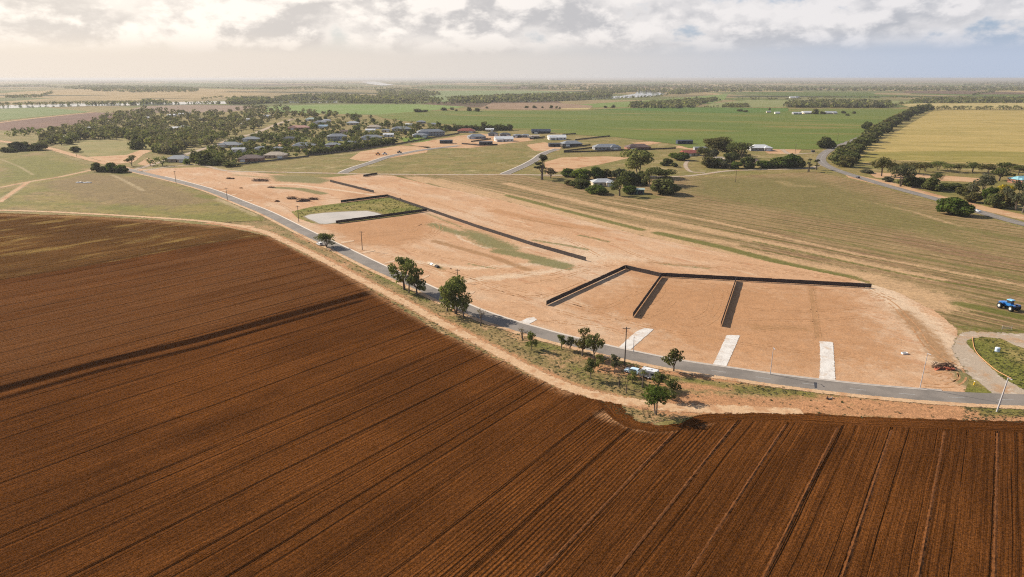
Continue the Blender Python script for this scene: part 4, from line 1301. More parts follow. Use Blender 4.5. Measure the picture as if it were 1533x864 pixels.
# --- cluster round the red roofed house
g_ = 'trees round the red roofed house'
for a in [('bush', 'green', 1019, 240, 11, 20, 'round green tree beside the red roof'), ('bush', 'lime', 1008, 236, 7, 13, 'yellow green shrub beyond the round green tree by the red roof'),
          ('multi', 'dark', 1053, 243, 22, 17, 'dark tree directly in front of the red roof end'), ('multi', 'olive', 1072, 236, 29, 36, 'highest spreading olive gum behind the red roofed house'),
          ('multi', 'gum', 1088, 232, 20, 27, 'gum tree at the far side of the red house cluster'), ('multi', 'dark', 1107, 240, 26, 31, 'dense gum beside the white hip roofed house'),
          ('bush', 'dark', 1094, 243, 14, 18, 'dark bush at the centre of the red house cluster'), ('bush', 'olive', 1061, 250.5, 15, 19, 'bush by the track at the front of the red house cluster'),
          ('bush', 'grey', 1066, 240, 16, 14, 'dry brownish tree among dark gums near the red roof'), ('bush', 'dark', 1075, 250.5, 13, 17, 'dark hedge bush beside the pale track'), ('bush', 'grey', 1084, 252, 10, 13, 'grey hedge bush beside the pale track'),
          ('bush', 'green', 1100, 252, 9, 18, 'low green hedge bush along the pale track'), ('bush', 'dark', 1119, 252, 16, 19, 'upright dark hedge bush where the pale track passes a hidden roof'),
          ('bush', 'green', 1144, 251, 10, 22, 'long low green hedge shrub beside the pale track'), ('bush', 'dark', 1157, 251, 10, 15, 'dark middle hedge shrub beside the pale track'), ('bush', 'green', 1169, 251, 15, 23, 'green hedge shrub rising toward the power pole'),
          ('bush', 'green', 1182, 250, 18, 25, 'tallest green hedge shrub below the power pole'), ('bush', 'dark', 1194, 251, 14, 18, 'last dark hedge shrub before the road bend')]:
    T(*a, group=g_, name='garden_tree')
T('tall', 'grey', 1211, 257, 19, 10, 'taller of two thin pale gums at the road bend', seed=1)
T('tall', 'grey', 1222, 254, 15, 9, 'shorter of two thin pale gums at the road bend', seed=2)
T('bush', 'dark', 1232, 222, 16, 17, 'dark round bush on the green field side of the bend', name='large_bush', cat='bush', seed=1)
T('bush', 'dark', 1243, 222, 11, 14, 'lower dark bush beside the dark round bush at the bend', name='large_bush', cat='bush', seed=0)
T('bush', 'dark', 1297, 194, 11, 13, 'isolated dark bush where the highway meets the hedgerow', name='large_bush', cat='bush', seed=2)
T('bush', 'dark', 998, 248, 10, 14, 'round dark tree standing alone on the tan field before the red house', name='round_tree', seed=0)
T('bush', 'dark', 1010, 250, 6, 8, 'small dark shrub beside the lone round tree', name='shrub', cat='shrub', seed=1)

# --- grove between the highway and the yellow field
g_ = 'trees of the grove by the highway'
for a in [('umbrella', 'olive', 1320, 264, 27, 27, 'leaning olive tree at the near end of the highway grove'), ('umbrella', 'grey', 1348, 279, 31, 31, 'grey crowned tree on a bare trunk at the highway edge'),
          ('bush', 'dark', 1361, 278, 14, 24, 'dark bush behind the grey crowned tree'), ('bush', 'dark', 1379, 279, 12, 20, 'low dark bush in the middle of the highway grove front'), ('bush', 'dark', 1395, 285, 18, 24, 'dark bushy tree before the straight clipped hedge'),
          ('umbrella', 'dark', 1402, 274, 15, 15, 'little dark tree on the open grass of the grove'), ('bush', 'dark', 1415, 284, 9, 20, 'first length of straight dark hedge'), ('bush', 'dark', 1432, 284, 9, 22, 'second length of straight dark hedge'),
          ('bush', 'olive', 1446, 294, 17, 25, 'rounded olive shrub at the end of the straight hedge'), ('gum', 'grey', 1468, 299, 37, 34, 'big grey green gum in the thick part of the grove'), ('bush', 'green', 1482, 306, 24, 22, 'green shrub under the big grey gum'),
          ('bush', 'yellow', 1505, 292, 14, 20, 'shrub covered in yellow blossom below the blue roof'), ('bush', 'olive', 1501, 311, 26, 27, 'olive shrub beside the pale trunked gum'), ('gum', 'grey', 1519, 315, 42, 30, 'gum with tall pale trunk at the highway edge'),
          ('gum', 'grey', 1531, 319, 50, 26, 'tallest pale trunked gum cut by the picture edge'),
          ('umbrella', 'olive', 1335, 258, 14, 20, 'first flat topped tree along the yellow field edge'), ('umbrella', 'olive', 1354, 259, 15, 20, 'second flat topped tree along the yellow field edge'), ('umbrella', 'olive', 1372, 261, 17, 22, 'third flat topped tree along the yellow field edge'),
          ('umbrella', 'olive', 1386, 257, 13, 21, 'low wide tree after the third flat topped tree'), ('umbrella', 'gum', 1405, 255, 13, 24, 'wide flat tree in the middle of the yellow field edge'), ('umbrella', 'gum', 1419, 258, 12, 16, 'small flat tree just beyond the wide flat tree'),
          ('umbrella', 'olive', 1434, 258, 12, 17, 'thin flat tree with gap beside it on the yellow field edge'), ('umbrella', 'dark', 1457, 258, 14, 27, 'dark wide tree at the yellow field edge'), ('umbrella', 'olive', 1478, 261, 15, 25, 'broad olive tree behind the big grey gum'),
          ('gum', 'dark', 1496, 271, 27, 25, 'dark gum near the blue roof'), ('umbrella', 'olive', 1511, 257, 12, 18, 'olive tree behind the blue roof'), ('umbrella', 'dark', 1524, 262, 14, 20, 'dark tree beyond the blue roof at the picture edge'),
          ('bush', 'grey', 1330, 272, 7, 14, 'low grey shrub under the leaning olive tree'), ('bush', 'olive', 1455, 303, 14, 20, 'squat olive shrub at the highway side of the grove'), ('bush', 'dark', 1490, 311, 20, 22, 'dark shrub between olive shrub and highway')]:
    T(*a, group=g_, name='grove_tree')
T('bush', 'grey', 1297, 259, 5, 16, 'low grey bush at the corner of the highway and side lane', name='shrub', cat='shrub', seed=0)

# --- hedgerow along the highway
hp = [(1257, 246), (1266, 250), (1254, 240), (1263, 239), (1273, 244), (1262, 233), (1272, 234), (1281, 230), (1274, 227), (1284, 224), (1292, 221), (1288, 217), (1297, 213), (1304, 212), (1300, 207), (1308, 206), (1314, 203), (1312, 199), (1320, 199),
      (1320, 195), (1328, 194), (1328, 190), (1336, 189.5), (1336, 186), (1343, 185), (1344, 181.5), (1351, 180.5), (1352, 177), (1358, 176), (1360, 172.5), (1366, 172), (1368, 169.5), (1374, 169), (1378, 167), (1384, 166), (1390, 165)]
for i, (px, py) in enumerate(hp):
    k = (py - 118) / 80
    lk = ['dark', 'olive', 'dark', 'dark'][i % 4]
    lab = ['dark hedgerow tree lining the highway beside the yellow field', 'olive hedgerow tree lining the highway beside the yellow field'][lk == 'olive']
    if i < 2: lab = ['dark low tree at the near end of the highway hedgerow', 'olive bush leading the highway hedgerow at the bend'][i]
    T('farbush', lk, px, py, 9 * k ** .7 + 3, 15 * k ** .7 + 2, lab, 'hedgerow_tree', 'tree', 'hedgerow trees along the highway', seed=i % 3, parts=False)
# line of trees between the two yellow fields
for i in range(24):
    px = 1404 + i * 5.7 + RND.uniform(-1.5, 1.5)
    if i in (9, 15): continue
    T('far', ['olive', 'dark', 'gum'][i % 3], px, 164.8 + RND.uniform(-.4, .4), 6.4 + RND.uniform(-1.2, 1.2), 8, 'small far tree in the row dividing the two yellow fields', 'row_tree', 'tree', 'row of trees between the yellow fields', seed=i % 3, parts=False)

# --- corner by the unsealed road
g_ = 'trees at the dirt road corner'
for a in [('bush', 'dark', 146, 257, 13, 13, 'dark upright shrub at the end of the corner clump'), ('bush', 'dark', 155, 257.5, 8, 10, 'low dark shrub in the corner clump'), ('bush', 'green', 166.5, 257.5, 13, 21, 'round green bush in the middle of the corner clump'),
          ('bush', 'green', 182, 258, 10, 21, 'bright green low bush where the sealed road begins'), ('small', 'dark', 197, 249, 16, 14, 'single stemmed tree behind the bright green bush'), ('bush', 'dark', 112.7, 227.5, 8, 13, 'lone dark bush in the tan paddock')]:
    T(*a, group=g_, name='corner_tree')
g_ = 'trees round the roadside shed'
for a in [('bush', 'dark', 8.6, 228, 7, 12, 'low dark bush next to the tiny white shed'), ('bush', 'grey', 27, 226, 13, 18, 'greyish tree over the little grey shed'), ('bush', 'dark', 37, 225, 12, 16, 'dark tree over the little grey shed'),
          ('bush', 'dark', 57.5, 225, 10, 19, 'wide dark bush by the dirt road and shed'), ('bush', 'dark', 18, 228, 6, 12, 'small dark bush before the tiny white shed')]:
    T(*a, group=g_, name='roadside_tree')

# ================================================================== buildings
ROOFC = {
    'grey': (.20, .21, .22), 'pale': (.38, .38, .38), 'white': (.60, .59, .57), 'dark': (.055, .058, .065), 'navy': (.035, .045, .065), 'blue': (.24, .33, .40),
    'red': (.27, .07, .045), 'salmon': (.42, .22, .16), 'brown': (.12, .075, .06), 'green': (.30, .36, .31), 'teal': (.22, .42, .46), 'tan': (.42, .34, .25)}
WALLC = {'cream': (.55, .45, .33), 'white': (.74, .70, .64), 'brick': (.30, .14, .09), 'grey': (.30, .29, .28), 'dark': (.05, .05, .055), 'navy': (.04, .05, .07), 'tan': (.45, .33, .23), 'green': (.10, .15, .11)}
RM = {k: plain(k + '_roof', v, .5, .4, .0, var=.12, scale=.5) for k, v in ROOFC.items()}
WMAT = {k: plain(k + '_wall', v, .8, .2, var=.08, scale=.6) for k, v in WALLC.items()}
GLASS, n = newmat('window_glass')
n.out((.03, .04, .05), .08, None, None, .6)
TRIM = plain('white_trim', (.72, .70, .66), .5, .3)
HOUSES = []


def hip(mb, x0, x1, y0, y1, z, rise, oh=.6, gable=False):
    x0, x1, y0, y1 = x0 - oh, x1 + oh, y0 - oh, y1 + oh
    w, d = x1 - x0, y1 - y0
    zb, zt = z, z + rise
    c = [(x0, y0), (x1, y0), (x1, y1), (x0, y1)]
    low = [(x, y, zb) for x, y in c]
    up = [(x, y, zb + .18) for x, y in c]
    if w >= d:
        k = 0 if gable else d / 2 * .95
        rid = [(x0 + k, (y0 + y1) / 2, zt), (x1 - k, (y0 + y1) / 2, zt)]
        fs = [(4, 5, 9, 8), (5, 6, 9), (6, 7, 8, 9), (7, 4, 8)]
    else:
        k = 0 if gable else w / 2 * .95
        rid = [((x0 + x1) / 2, y0 + k, zt), ((x0 + x1) / 2, y1 - k, zt)]
        fs = [(4, 5, 8), (5, 6, 9, 8), (6, 7, 9), (7, 4, 8, 9)]
    mb.add(low + up + rid, [(3, 2, 1, 0), (0, 1, 5, 4), (1, 2, 6, 5), (2, 3, 7, 6), (3, 0, 4, 7)] + fs)


def house(px, py, wpx, roof, wall, label, kind='hip', rz=0.0, depth=None, h=None, name='house', cat='house', group=None, detail=True):
    w = max(wpx * mpp(px, py), 2.5)
    x, y = G(px, py)
    d = depth or min(max(w * .6, 5), 14)
    x, y = x, y + d / 2
    HOUSES.append((x, y, math.hypot(w, d) / 2 + 2.0))
    o = empty(name, (x, y, .1), rz, label=label, cat=cat, group=group)
    wb, rb = MB(), MB()
    if kind == 'shed':
        h = h or 3.6
        wb.box((0, 0, h / 2), (w, d, h))
        hip(rb, -w / 2, w / 2, -d / 2, d / 2, h - .02, d * .10, .25, True)
        wb.build('wall', WMAT[wall], o)
        rb.build('roof', RM[roof], o)
        b = MB()
        nb = max(1, int(w / 5))
        for i in range(nb):
            MBi = MB()
            MBi.box((-w / 2 + (i + .5) * w / nb, -d / 2 - .03, h * .42), (w / nb * .7, .06, h * .78))
            MBi.build('roller_door', WMAT['dark' if wall in ('navy', 'dark', 'green') else 'grey'], o)
        return o
    h = h or 2.9
    two = kind == 'two'
    if two: h = 5.6
    wing = w > 11
    wb.box((0, 0, h / 2), (w, d, h))
    hip(rb, -w / 2, w / 2, -d / 2, d / 2, h, min(w, d) * .24, .6, kind == 'gable')
    if wing:
        ww, wd, wx = w * .36, 3.2, w * RND.choice((-.28, .28))
        hw = 2.85 if two else h - .02
        wb.box((wx, -d / 2 - wd / 2 + .3, hw / 2), (ww, wd + .6, hw))
        hip(rb, wx - ww / 2, wx + ww / 2, -d / 2 - wd + .3, -d / 2 + (2.5 if not two else .2), hw - .01, ww * .24, .55, kind == 'gable')
    wb.build('wall', WMAT[wall], o)
    rb.build('roof', RM[roof], o)
    if not detail: return o
    nw = max(2, int(w / 4))
    slots = [(-w / 2 + (i + .5) * w / nw) for i in range(nw)]
    for i, sx in enumerate(slots):
        yy = -d / 2 - .03
        if wing and abs(sx - wx) < ww / 2 + .8: continue
        b = MB()
        if i == nw // 2:
            b.box((sx, yy, 1.05), (1.0, .06, 2.1))
            b.build('door', WMAT['dark'], o)
        else:
            b.box((sx, yy, 1.5), (1.7, .06, 1.2))
            b.build('window', GLASS, o)
        if two:
            b = MB()
            b.box((sx, yy, 4.3), (1.7, .06, 1.2))
            b.build('window', GLASS, o)
    if wing:
        b = MB()
        b.box((wx, -d / 2 - wd - .03, 1.15), (min(ww * .75, 5), .06, 2.2))
        b.build('garage_door', TRIM if wall != 'white' else WMAT['grey'], o)
    b = MB()
    for sx in (-1, 1):
        b = MB()
        b.box((sx * (w / 2 + .03), 0, 1.5), (.06, 1.6, 1.2))
        b.build('window', GLASS, o)
    return o


Hs = house
g1 = 'new houses beside the green field'
Hs(644, 203.5, 40, 'grey', 'grey', 'large two storey house with grey roof at the end of the hedge', 'two', .3, group='town houses')
Hs(628, 206, 22, 'grey', 'grey', 'low grey building joined to the large two storey house', 'hip', .2, group='town houses')
Hs(698, 199, 26, 'red', 'tan', 'house with brick red roof before the row of dark trees', 'hip', 0, group='town houses')
Hs(667.5, 215, 19, 'navy', 'dark', 'dark green black shed standing alone on bare ground', 'shed', .15, depth=8, name='shed', cat='shed')
Hs(713, 208, 26, 'grey', 'grey', 'grey blue hip roofed house just above the dark carport shed', 'hip', .2, group=g1)
Hs(727, 217.5, 20, 'dark', 'dark', 'black shed with fenced yard in front of white flat house', 'shed', .1, depth=9, name='shed', cat='shed')
Hs(754, 212, 27, 'white', 'white', 'long white house with pale flat roof', 'gable', .15, group=g1)
Hs(738, 203.5, 15, 'dark', 'grey', 'dark roofed house nearest the row of pine trees', 'hip', .1, group=g1)
Hs(756, 204.5, 16, 'dark', 'grey', 'second dark roofed house below the row of pine trees', 'hip', .1, group=g1)
Hs(733, 197, 12, 'white', 'cream', 'small pale house at the foot of the pine row', 'gable', 0, group=g1)
Hs(775, 206, 13, 'grey', 'navy', 'dark grey house in front of the green field edge', 'hip', .2, group=g1)
Hs(787, 206, 13, 'grey', 'grey', 'mid grey house between dark grey house and unfinished house', 'hip', .2, group=g1)
Hs(800, 207.5, 14, 'tan', 'dark', 'half built brownish house beside the mid grey house', 'gable', .1, group=g1)
Hs(810, 200, 28, 'navy', 'navy', 'long navy shed like house against the green field', 'gable', 0, group=g1)
Hs(834, 209.5, 26, 'white', 'white', 'bright white house with several gables', 'gable', .1, group=g1)
Hs(856, 219, 30, 'grey', 'dark', 'dark grey hip roofed house behind a double dark fence', 'hip', .15, group=g1)
Hs(830, 220, 17, 'dark', 'dark', 'charcoal shed beside the dark grey hip roofed house', 'shed', .1, depth=9, name='shed', cat='shed')
Hs(909, 224.5, 40, 'grey', 'grey', 'wide grey roofed house behind the long dark fence', 'hip', .1, group=g1)
Hs(956, 224.5, 36, 'brown', 'brick', 'dark brown roofed brick house behind the long dark fence', 'hip', .1, group=g1)
Hs(1025.5, 216, 23, 'navy', 'navy', 'navy blue shed alone at the green field edge', 'shed', .05, depth=9, h=4.2, name='shed', cat='shed')
Hs(1035, 233.5, 26, 'red', 'cream', 'farm house with bright red roof under trees', 'gable', .2)
Hs(1050, 226, 20, 'grey', 'grey', 'grey roofed outbuilding just behind the red roof', 'shed', 0, depth=8, name='outbuilding', cat='shed')
Hs(1140, 226, 32, 'white', 'grey', 'new house with pale silver hip roof beside bare earth', 'hip', .0, h=3.2)
Hs(1078, 243, 22, 'tan', 'tan', 'tan roofed house hidden among the dark gums', 'hip', .1)
Hs(1128, 247, 26, 'brown', 'tan', 'low brown roofed house behind the track hedge', 'hip', 0)
Hs(903, 279, 32, 'pale', 'cream', 'homestead with pale grey roof among garden trees', 'hip', .1)
Hs(955, 291, 21, 'green', 'green', 'green walled shed with pale roof at the homestead', 'shed', -.15, depth=8, h=3.2, name='shed', cat='shed')
Hs(1534, 275, 30, 'teal', 'brick', 'house with blue roof partly behind grove trees', 'hip', .2, h=3.2)
# the older town
g2 = 'houses of the town'
for a in [(374, 212, 24, 'grey', 'grey', 'big grey roofed house beside the uphill road', 'hip', .1), (342, 221, 32, 'grey', 'cream', 'long grey house below the big grey roofed house', 'hip', .05),
          (356, 228, 18, 'pale', 'white', 'pale roofed house among bushes below the long grey house', 'gable', .1), (264, 243, 34, 'grey', 'tan', 'broad brown grey house next to round green trees at the dirt edge', 'hip', .05),
          (373, 242, 34, 'brown', 'brick', 'reddish brick house behind the low town fence', 'hip', .1), (410, 237, 32, 'tan', 'tan', 'beige house behind the low town fence beside the brick house', 'hip', .1),
          (390, 226, 18, 'grey', 'grey', 'small grey house above the brick house', 'hip', .2), (432, 211, 19, 'dark', 'grey', 'dark roofed house in the middle of the town', 'hip', .1),
          (453, 222, 32, 'grey', 'cream', 'wide grey hip roofed house above a big dark tree', 'hip', .15), (503, 211, 28, 'grey', 'grey', 'tall grey house in the town centre', 'two', .2),
          (497, 221, 22, 'grey', 'brick', 'grey roofed house near the beige yard', 'hip', .1), (555, 209.5, 30, 'grey', 'grey', 'long grey roofed house close to the town fence', 'hip', .1),
          (581, 205, 15, 'white', 'white', 'small house with bright white roof', 'gable', .1), (479, 186, 20, 'grey', 'brick', 'grey roofed house high in the town', 'hip', .1),
          (465, 181, 16, 'green', 'cream', 'pale green roofed house beneath the wood', 'hip', 0), (488, 183, 13, 'pale', 'cream', 'pale roofed house beside the one high in the town', 'hip', .2),
          (482, 192, 15, 'blue', 'white', 'house with blue grey roof below the high houses', 'gable', .1), (446, 194, 30, 'salmon', 'brick', 'house with faded salmon tile roof', 'hip', .1),
          (527, 187, 18, 'pale', 'cream', 'pale house under the skyline trees', 'hip', .1), (559, 193, 20, 'tan', 'cream', 'cream roofed house in the upper town', 'hip', .1),
          (554, 198, 14, 'white', 'white', 'tiny white roofed house below the cream roofed house', 'gable', .1), (600, 196, 28, 'grey', 'grey', 'long grey house beside the upper town trees', 'hip', .15),
          (612, 189, 10, 'white', 'white', 'tiny white house near the skyline trees', 'gable', 0), (630, 185, 13, 'grey', 'grey', 'small grey house before the skyline trees', 'hip', 0),
          (648, 189, 15, 'grey', 'cream', 'grey house just behind the large two storey house', 'hip', 0), (577, 198, 12, 'grey', 'cream', 'small grey roofed house between white roofed houses', 'hip', .1),
          (516, 200, 16, 'brown', 'cream', 'brown roofed house among dark town trees', 'hip', .1), (415, 226, 14, 'grey', 'cream', 'grey house among gardens above the beige house', 'hip', .1),
          (525, 217, 16, 'grey', 'cream', 'grey roofed house tucked behind the hedge and town fence', 'hip', .1)]:
    Hs(*a, group=g2)
g3 = 'buildings in the wood beyond the town'
for a in [(258, 195, 15, 'white', 'white', 'white roofed shed in a clearing of the wood', 'gable', 0), (274, 193.5, 16, 'pale', 'cream', 'pale roofed house beside the white shed in the wood', 'hip', 0),
          (256, 174.5, 11, 'white', 'white', 'white building at the far edge of the wood', 'gable', 0), (271, 172.5, 8, 'white', 'white', 'small white house at the far edge of the wood', 'gable', 0),
          (282, 171.5, 6, 'white', 'white', 'tiniest white house at the far edge of the wood', 'gable', 0), (100, 208, 11, 'pale', 'cream', 'pale house at the front edge of the wood', 'gable', 0),
          (165, 184, 9, 'tan', 'cream', 'pale building in the middle of the wood', 'gable', 0), (398, 176, 12, 'pale', 'white', 'pale roof near the top of the uphill road', 'gable', 0),
          (364, 188.5, 8, 'white', 'white', 'white roof beside the uphill road', 'gable', 0), (220, 178.5, 9, 'white', 'cream', 'small pale roof deep in the wood', 'gable', 0), (370, 181, 7, 'white', 'white', 'small white roof above the uphill road', 'gable', 0), (300, 181, 9, 'pale', 'cream', 'grey roof half hidden in the middle of the wood', 'gable', 0), (330, 190, 10, 'tan', 'cream', 'tan roof near the lower side of the wood', 'gable', 0),
          (206, 190, 8, 'white', 'white', 'white roof in the left part of the wood', 'gable', 0), (132, 194, 8, 'pale', 'cream', 'grey roof near the field edge of the wood', 'gable', 0)]:
    Hs(*a, group=g3, detail=False)
Hs(18, 226, 9, 'white', 'white', 'tiny white roadside shed beside bushes', 'shed', 0, depth=4, h=2.8, name='shed', cat='shed')
Hs(43, 224.5, 9, 'blue', 'white', 'little grey blue shed under roadside trees', 'shed', .1, depth=5, h=3, name='shed', cat='shed')
g4 = 'farm sheds on the far green field'
for a in [(1151, 169, 6, 'pale', 'cream', 'small pale farm house on the far green field', 'gable', 0), (1164, 170.5, 7, 'white', 'white', 'white farm shed beside the small pale farm house', 'gable', 0),
          (1194, 171.5, 12, 'pale', 'grey', 'low pale farm shed before the far tree belt', 'gable', 0), (1211, 170.8, 17, 'white', 'cream', 'longest pale farm shed before the far tree belt', 'gable', 0),
          (1245, 171, 16, 'pale', 'cream', 'pale farm shed beyond the round dark tree', 'gable', 0), (1190, 147, 14, 'white', 'white', 'far white shed on the river plain', 'gable', 0)]:
    Hs(*a, group=g4, detail=False)

# ================================================================== fences
FENCEM, n = newmat('dark_metal_fence')
P = n.pos()
n.out(n.mix(n.step(n.noise(P, .4, 4), .4, .65), (.040, .030, .028), (.052, .040, .036)), .55, None, None, .35)
POSTM = plain('dark_fence_post', (.07, .056, .05), .5, .4)


def fence(px, label, group=None, hgt=1.8, step=2.38, posts=True, mat=None, thick=.06, name='metal_fence', gap=.2, z0=.05):
    pts = [Vector((*G(*p), 0)) for p in px]
    base = pts[0]
    o = empty(name, (base.x, base.y, z0), 0, label=label, cat='fence', group=group)
    pan, cap, low = MB(), MB(), MB()
    k = 0
    for a, b in zip(pts[:-1], pts[1:]):
        L = (b - a).length
        d = (b - a).normalized()
        rz = math.atan2(d.y, d.x)
        nn = max(1, round(L / step))
        w = L / nn
        for i in range(nn):
            c = a + d * (w * (i + .5)) - base
            hh = hgt + RND.uniform(-.07, .07)
            pan.box((c.x, c.y, gap + (hh - gap) / 2), (w - .07, thick * .55, hh - gap), rz)
            # ribs of the sheet
            for r in range(6):
                q = c + d * (w * ((r + .5) / 6 - .5) * .95)
                pan.box((q.x, q.y, gap + (hh - gap) / 2), (w * .06, thick, hh - gap - .04), rz)
            cap.box((c.x, c.y, hh + .02), (w - .07, thick * 1.3, .05), rz)
            low.box((c.x, c.y, gap), (w - .07, thick * 1.2, .05), rz)
        for i in range(nn + 1):
            if i == 0 and k > 0: continue
            c = a + d * (w * i) - base
            if posts:
                pb = MB()
                pb.box((c.x, c.y, hgt / 2), (.07, .09, hgt + .2), rz)
                pb.build('post', POSTM, o)
        k += 1
    pan.build('panel', mat or FENCEM, o)
    cap.build('top_rail', POSTM, o)
    low.build('bottom_rail', POSTM, o)
    return o


fence([(818, 457.5), (936, 403)], 'dark metal fence along the outer side of the three estate lots', 'fences of the front lots')
fence([(936.5, 403), (988, 414.6), (1092, 420), (1304, 431.5)], 'long dark metal fence along the back of the front lots with a bend', 'fences of the front lots')
fence([(947.5, 475.5), (990, 415.5)], 'dark dividing fence between first and second front lots', 'fences of the front lots')
fence([(1079, 489), (1101.5, 421.5)], 'dark dividing fence between second and third front lots', 'fences of the front lots')
fence([(510.5, 304), (580, 295), (640, 315.5), (716, 342), (800, 369), (877, 391)], 'longest dark fence running from the basin diagonally across the sandy estate', 'fences of the basin')
fence([(503, 335), (545, 329.5), (600, 322), (639, 316.5)], 'dark fence standing along the near side of the milky pond', 'fences of the basin')
fence([(494, 272.5), (560, 289)], 'short dark fence alone behind the basin', 'fences of the basin')
fence([(544, 265), (565, 261.5)], 'shortest dark fence at the far end of the sandy estate', 'fences of the basin')
FG = plain('weathered_fence', (.075, .075, .075), .6, .3)
fence([(463, 234), (530, 227), (600, 216), (640, 208.5), (688, 200.5)], 'long dark fence between the old town and the tan field', hgt=2.0, posts=False, step=12, mat=POSTM)
fence([(355, 248), (395, 243), (440, 238), (463, 235)], 'grey fence in front of the brick and beige houses', hgt=1.8, posts=False, step=8, mat=FG)
gf = 'fences of the new houses'
fence([(844, 229), (900, 227.5), (1012, 223)], 'longest dark fence before the grey and brown roofed houses', gf, posts=False, step=6)
fence([(844, 227.5), (889, 222)], 'dark side fence slanting back from the long fence corner', gf, posts=False, step=6)
fence([(842, 223), (884, 218)], 'dark fence below the dark grey hip roofed house', gf, posts=False, step=6)
fence([(861, 210.5), (913, 204.5)], 'dark fence reaching toward the green field behind the hip roofed house', gf, posts=False, step=6)
fence([(842, 202.5), (862, 201)], 'short dark fence beside the bright white house', gf, posts=False, step=6)
fence([(691, 216), (718, 218.5), (745, 217.5)], 'low dark fence round the yard of the black shed', gf, posts=False, step=6)
fence([(705, 213), (735, 209)], 'dark fence behind the yard of the black shed', gf, posts=False, step=6)
fence([(793, 209), (816, 206)], 'dark fence before the half built brownish house', gf, posts=False, step=6)
fence([(1364, 282), (1440, 288)], 'low dark fence through the highway grove', hgt=1.3, posts=False, step=5)

# ================================================================== poles
WOOD = plain('pole_timber', (.10, .075, .055), .85, .2, var=.25)
GALV = plain('galvanised_pole', (.46, .45, .45), .5, .5, metal=.2)
CERAM = plain('insulator', (.55, .50, .45), .3, .5)


def power_pole(px, pyb, pyt, label, arm_az=AZ(900), group=None):
    x, y = G(px, pyb)
    h = height_of(px, pyb, pyt)
    o = empty('power_pole', (x, y, 0), -arm_az, label=label, cat='pole', group=group)
    b = MB()
    b.tube([(0, 0, -.3), (0, 0, h * .5), (0, 0, h)], [.19, .16, .12], 8)
    b.build('pole', WOOD, o)
    b = MB()
    b.box((0, .14, h - .55), (2.2, .12, .14))
    b.build('crossarm', WOOD, o)
    for s in (-.95, -.35, .35, .95):
        b = MB()
        b.tube([(s, .14, h - .48), (s, .14, h - .22)], [.05, .07], 6)
        b.build('insulator', CERAM, o)
    return o


power_pole(935, 547, 489.5, 'tall dark timber power pole on the verge near the pale blue car')
power_pole(542.5, 374.5, 346, 'timber power pole on bare earth near the pond fence')
power_pole(447.5, 333, 308, 'timber power pole at the corner of the milky pond')
power_pole(340.5, 300, 281, 'power pole on the road kerb near the brush heaps')
power_pole(263.8, 275, 256, 'power pole on the kerb at the far end of the sealed road')
power_pole(685, 422, 403, 'power pole behind the dense roadside gum clump')
power_pole(1101, 273, 255, 'leaning power pole on the tan paddock below the pale track')
power_pole(1092.5, 255, 239, 'power pole among hedge bushes on the pale track')
power_pole(1190, 232, 216, 'power pole beside the new silver roofed house')
power_pole(1253.5, 212, 199, 'power pole at the green field side of the highway', group='highway power poles')
power_pole(1315, 184, 174, 'second power pole up the highway before the far belt', group='highway power poles')
power_pole(114.7, 234.5, 228, 'small power pole beside the unsealed road')
power_pole(1209, 258, 244, 'power pole between the thin pale gums at the bend')


def light_pole(px, pyb, pyt, label, lean=0.0, r=.09, group=None, arm=True, mat=None):
    x, y = G(px, pyb)
    h = height_of(px, pyb, pyt)
    o = empty('street_light', (x, y, 0), 0, label=label, cat='street light', group=group)
    b = MB()
    b.tube([(0, 0, -.2), (lean * h * .5, 0, h * .5), (lean * h, 0, h)], [r * 1.3, r, r * .75], 8)
    b.build('pole', mat or GALV, o)
    b = MB()
    b.box((lean * h, 0, h + .04), (.22, .22, .08))
    b.tube([(lean * h, 0, h), (lean * h - .1, -.9, h + .15)], [.05, .04], 6)
    b.build('arm', mat or GALV, o)
    b = MB()
    b.box((lean * h - .1, -1.2, h + .17), (.22, .7, .10))
    b.build('lamp_head', GALV, o)
    return o


gl = 'slim street lights along the road kerb'
light_pole(948, 527, 503, 'slim grey street light beside the first long driveway', group=gl)
light_pole(1153, 561, 521, 'slim grey street light between the second and third long driveways', group=gl)
light_pole(1377, 581.5, 529, 'slim leaning grey street light close to the red debris pile', .03, group=gl)
light_pole(1492, 617, 566, 'thick pale pole leaning beside the grass at the road edge', .10, .17)

# ================================================================== vehicles
TYRE = plain('tyre_rubber', (.02, .02, .02), .85, .2)
RIM = plain('wheel_rim', (.6, .6, .6), .35, .5, .6)
WRIM = plain('white_rim', (.6, .6, .58), .5, .4)
LAMP = plain('headlight_glass', (.75, .78, .8), .15, .6)
TAIL = plain('tail_light', (.35, .02, .02), .3, .5)


def wheel(o, x, y, r, w, rim=RIM):
    s = 1 if y > 0 else -1
    b = MB()
    b.tube([(x, y - w / 2, r), (x, y - w * .3, r), (x, y + w * .3, r), (x, y + w / 2, r)], [r * .9, r, r, r * .9], 16)
    wh = b.build('wheel', TYRE, o)
    b = MB()
    b.tube([(x, y + s * (w / 2 - .02), r), (x, y + s * (w / 2 + .02), r)], [r * .54, r * .44], 12)
    b.build('rim', rim, wh)


def paint(name, c):
    mt, n = newmat(name)
    p = n.out(c, .28, None, None, .5)
    p.inputs['Coat Weight'].default_value = .6
    p.inputs['Coat Roughness'].default_value = .08
    return mt


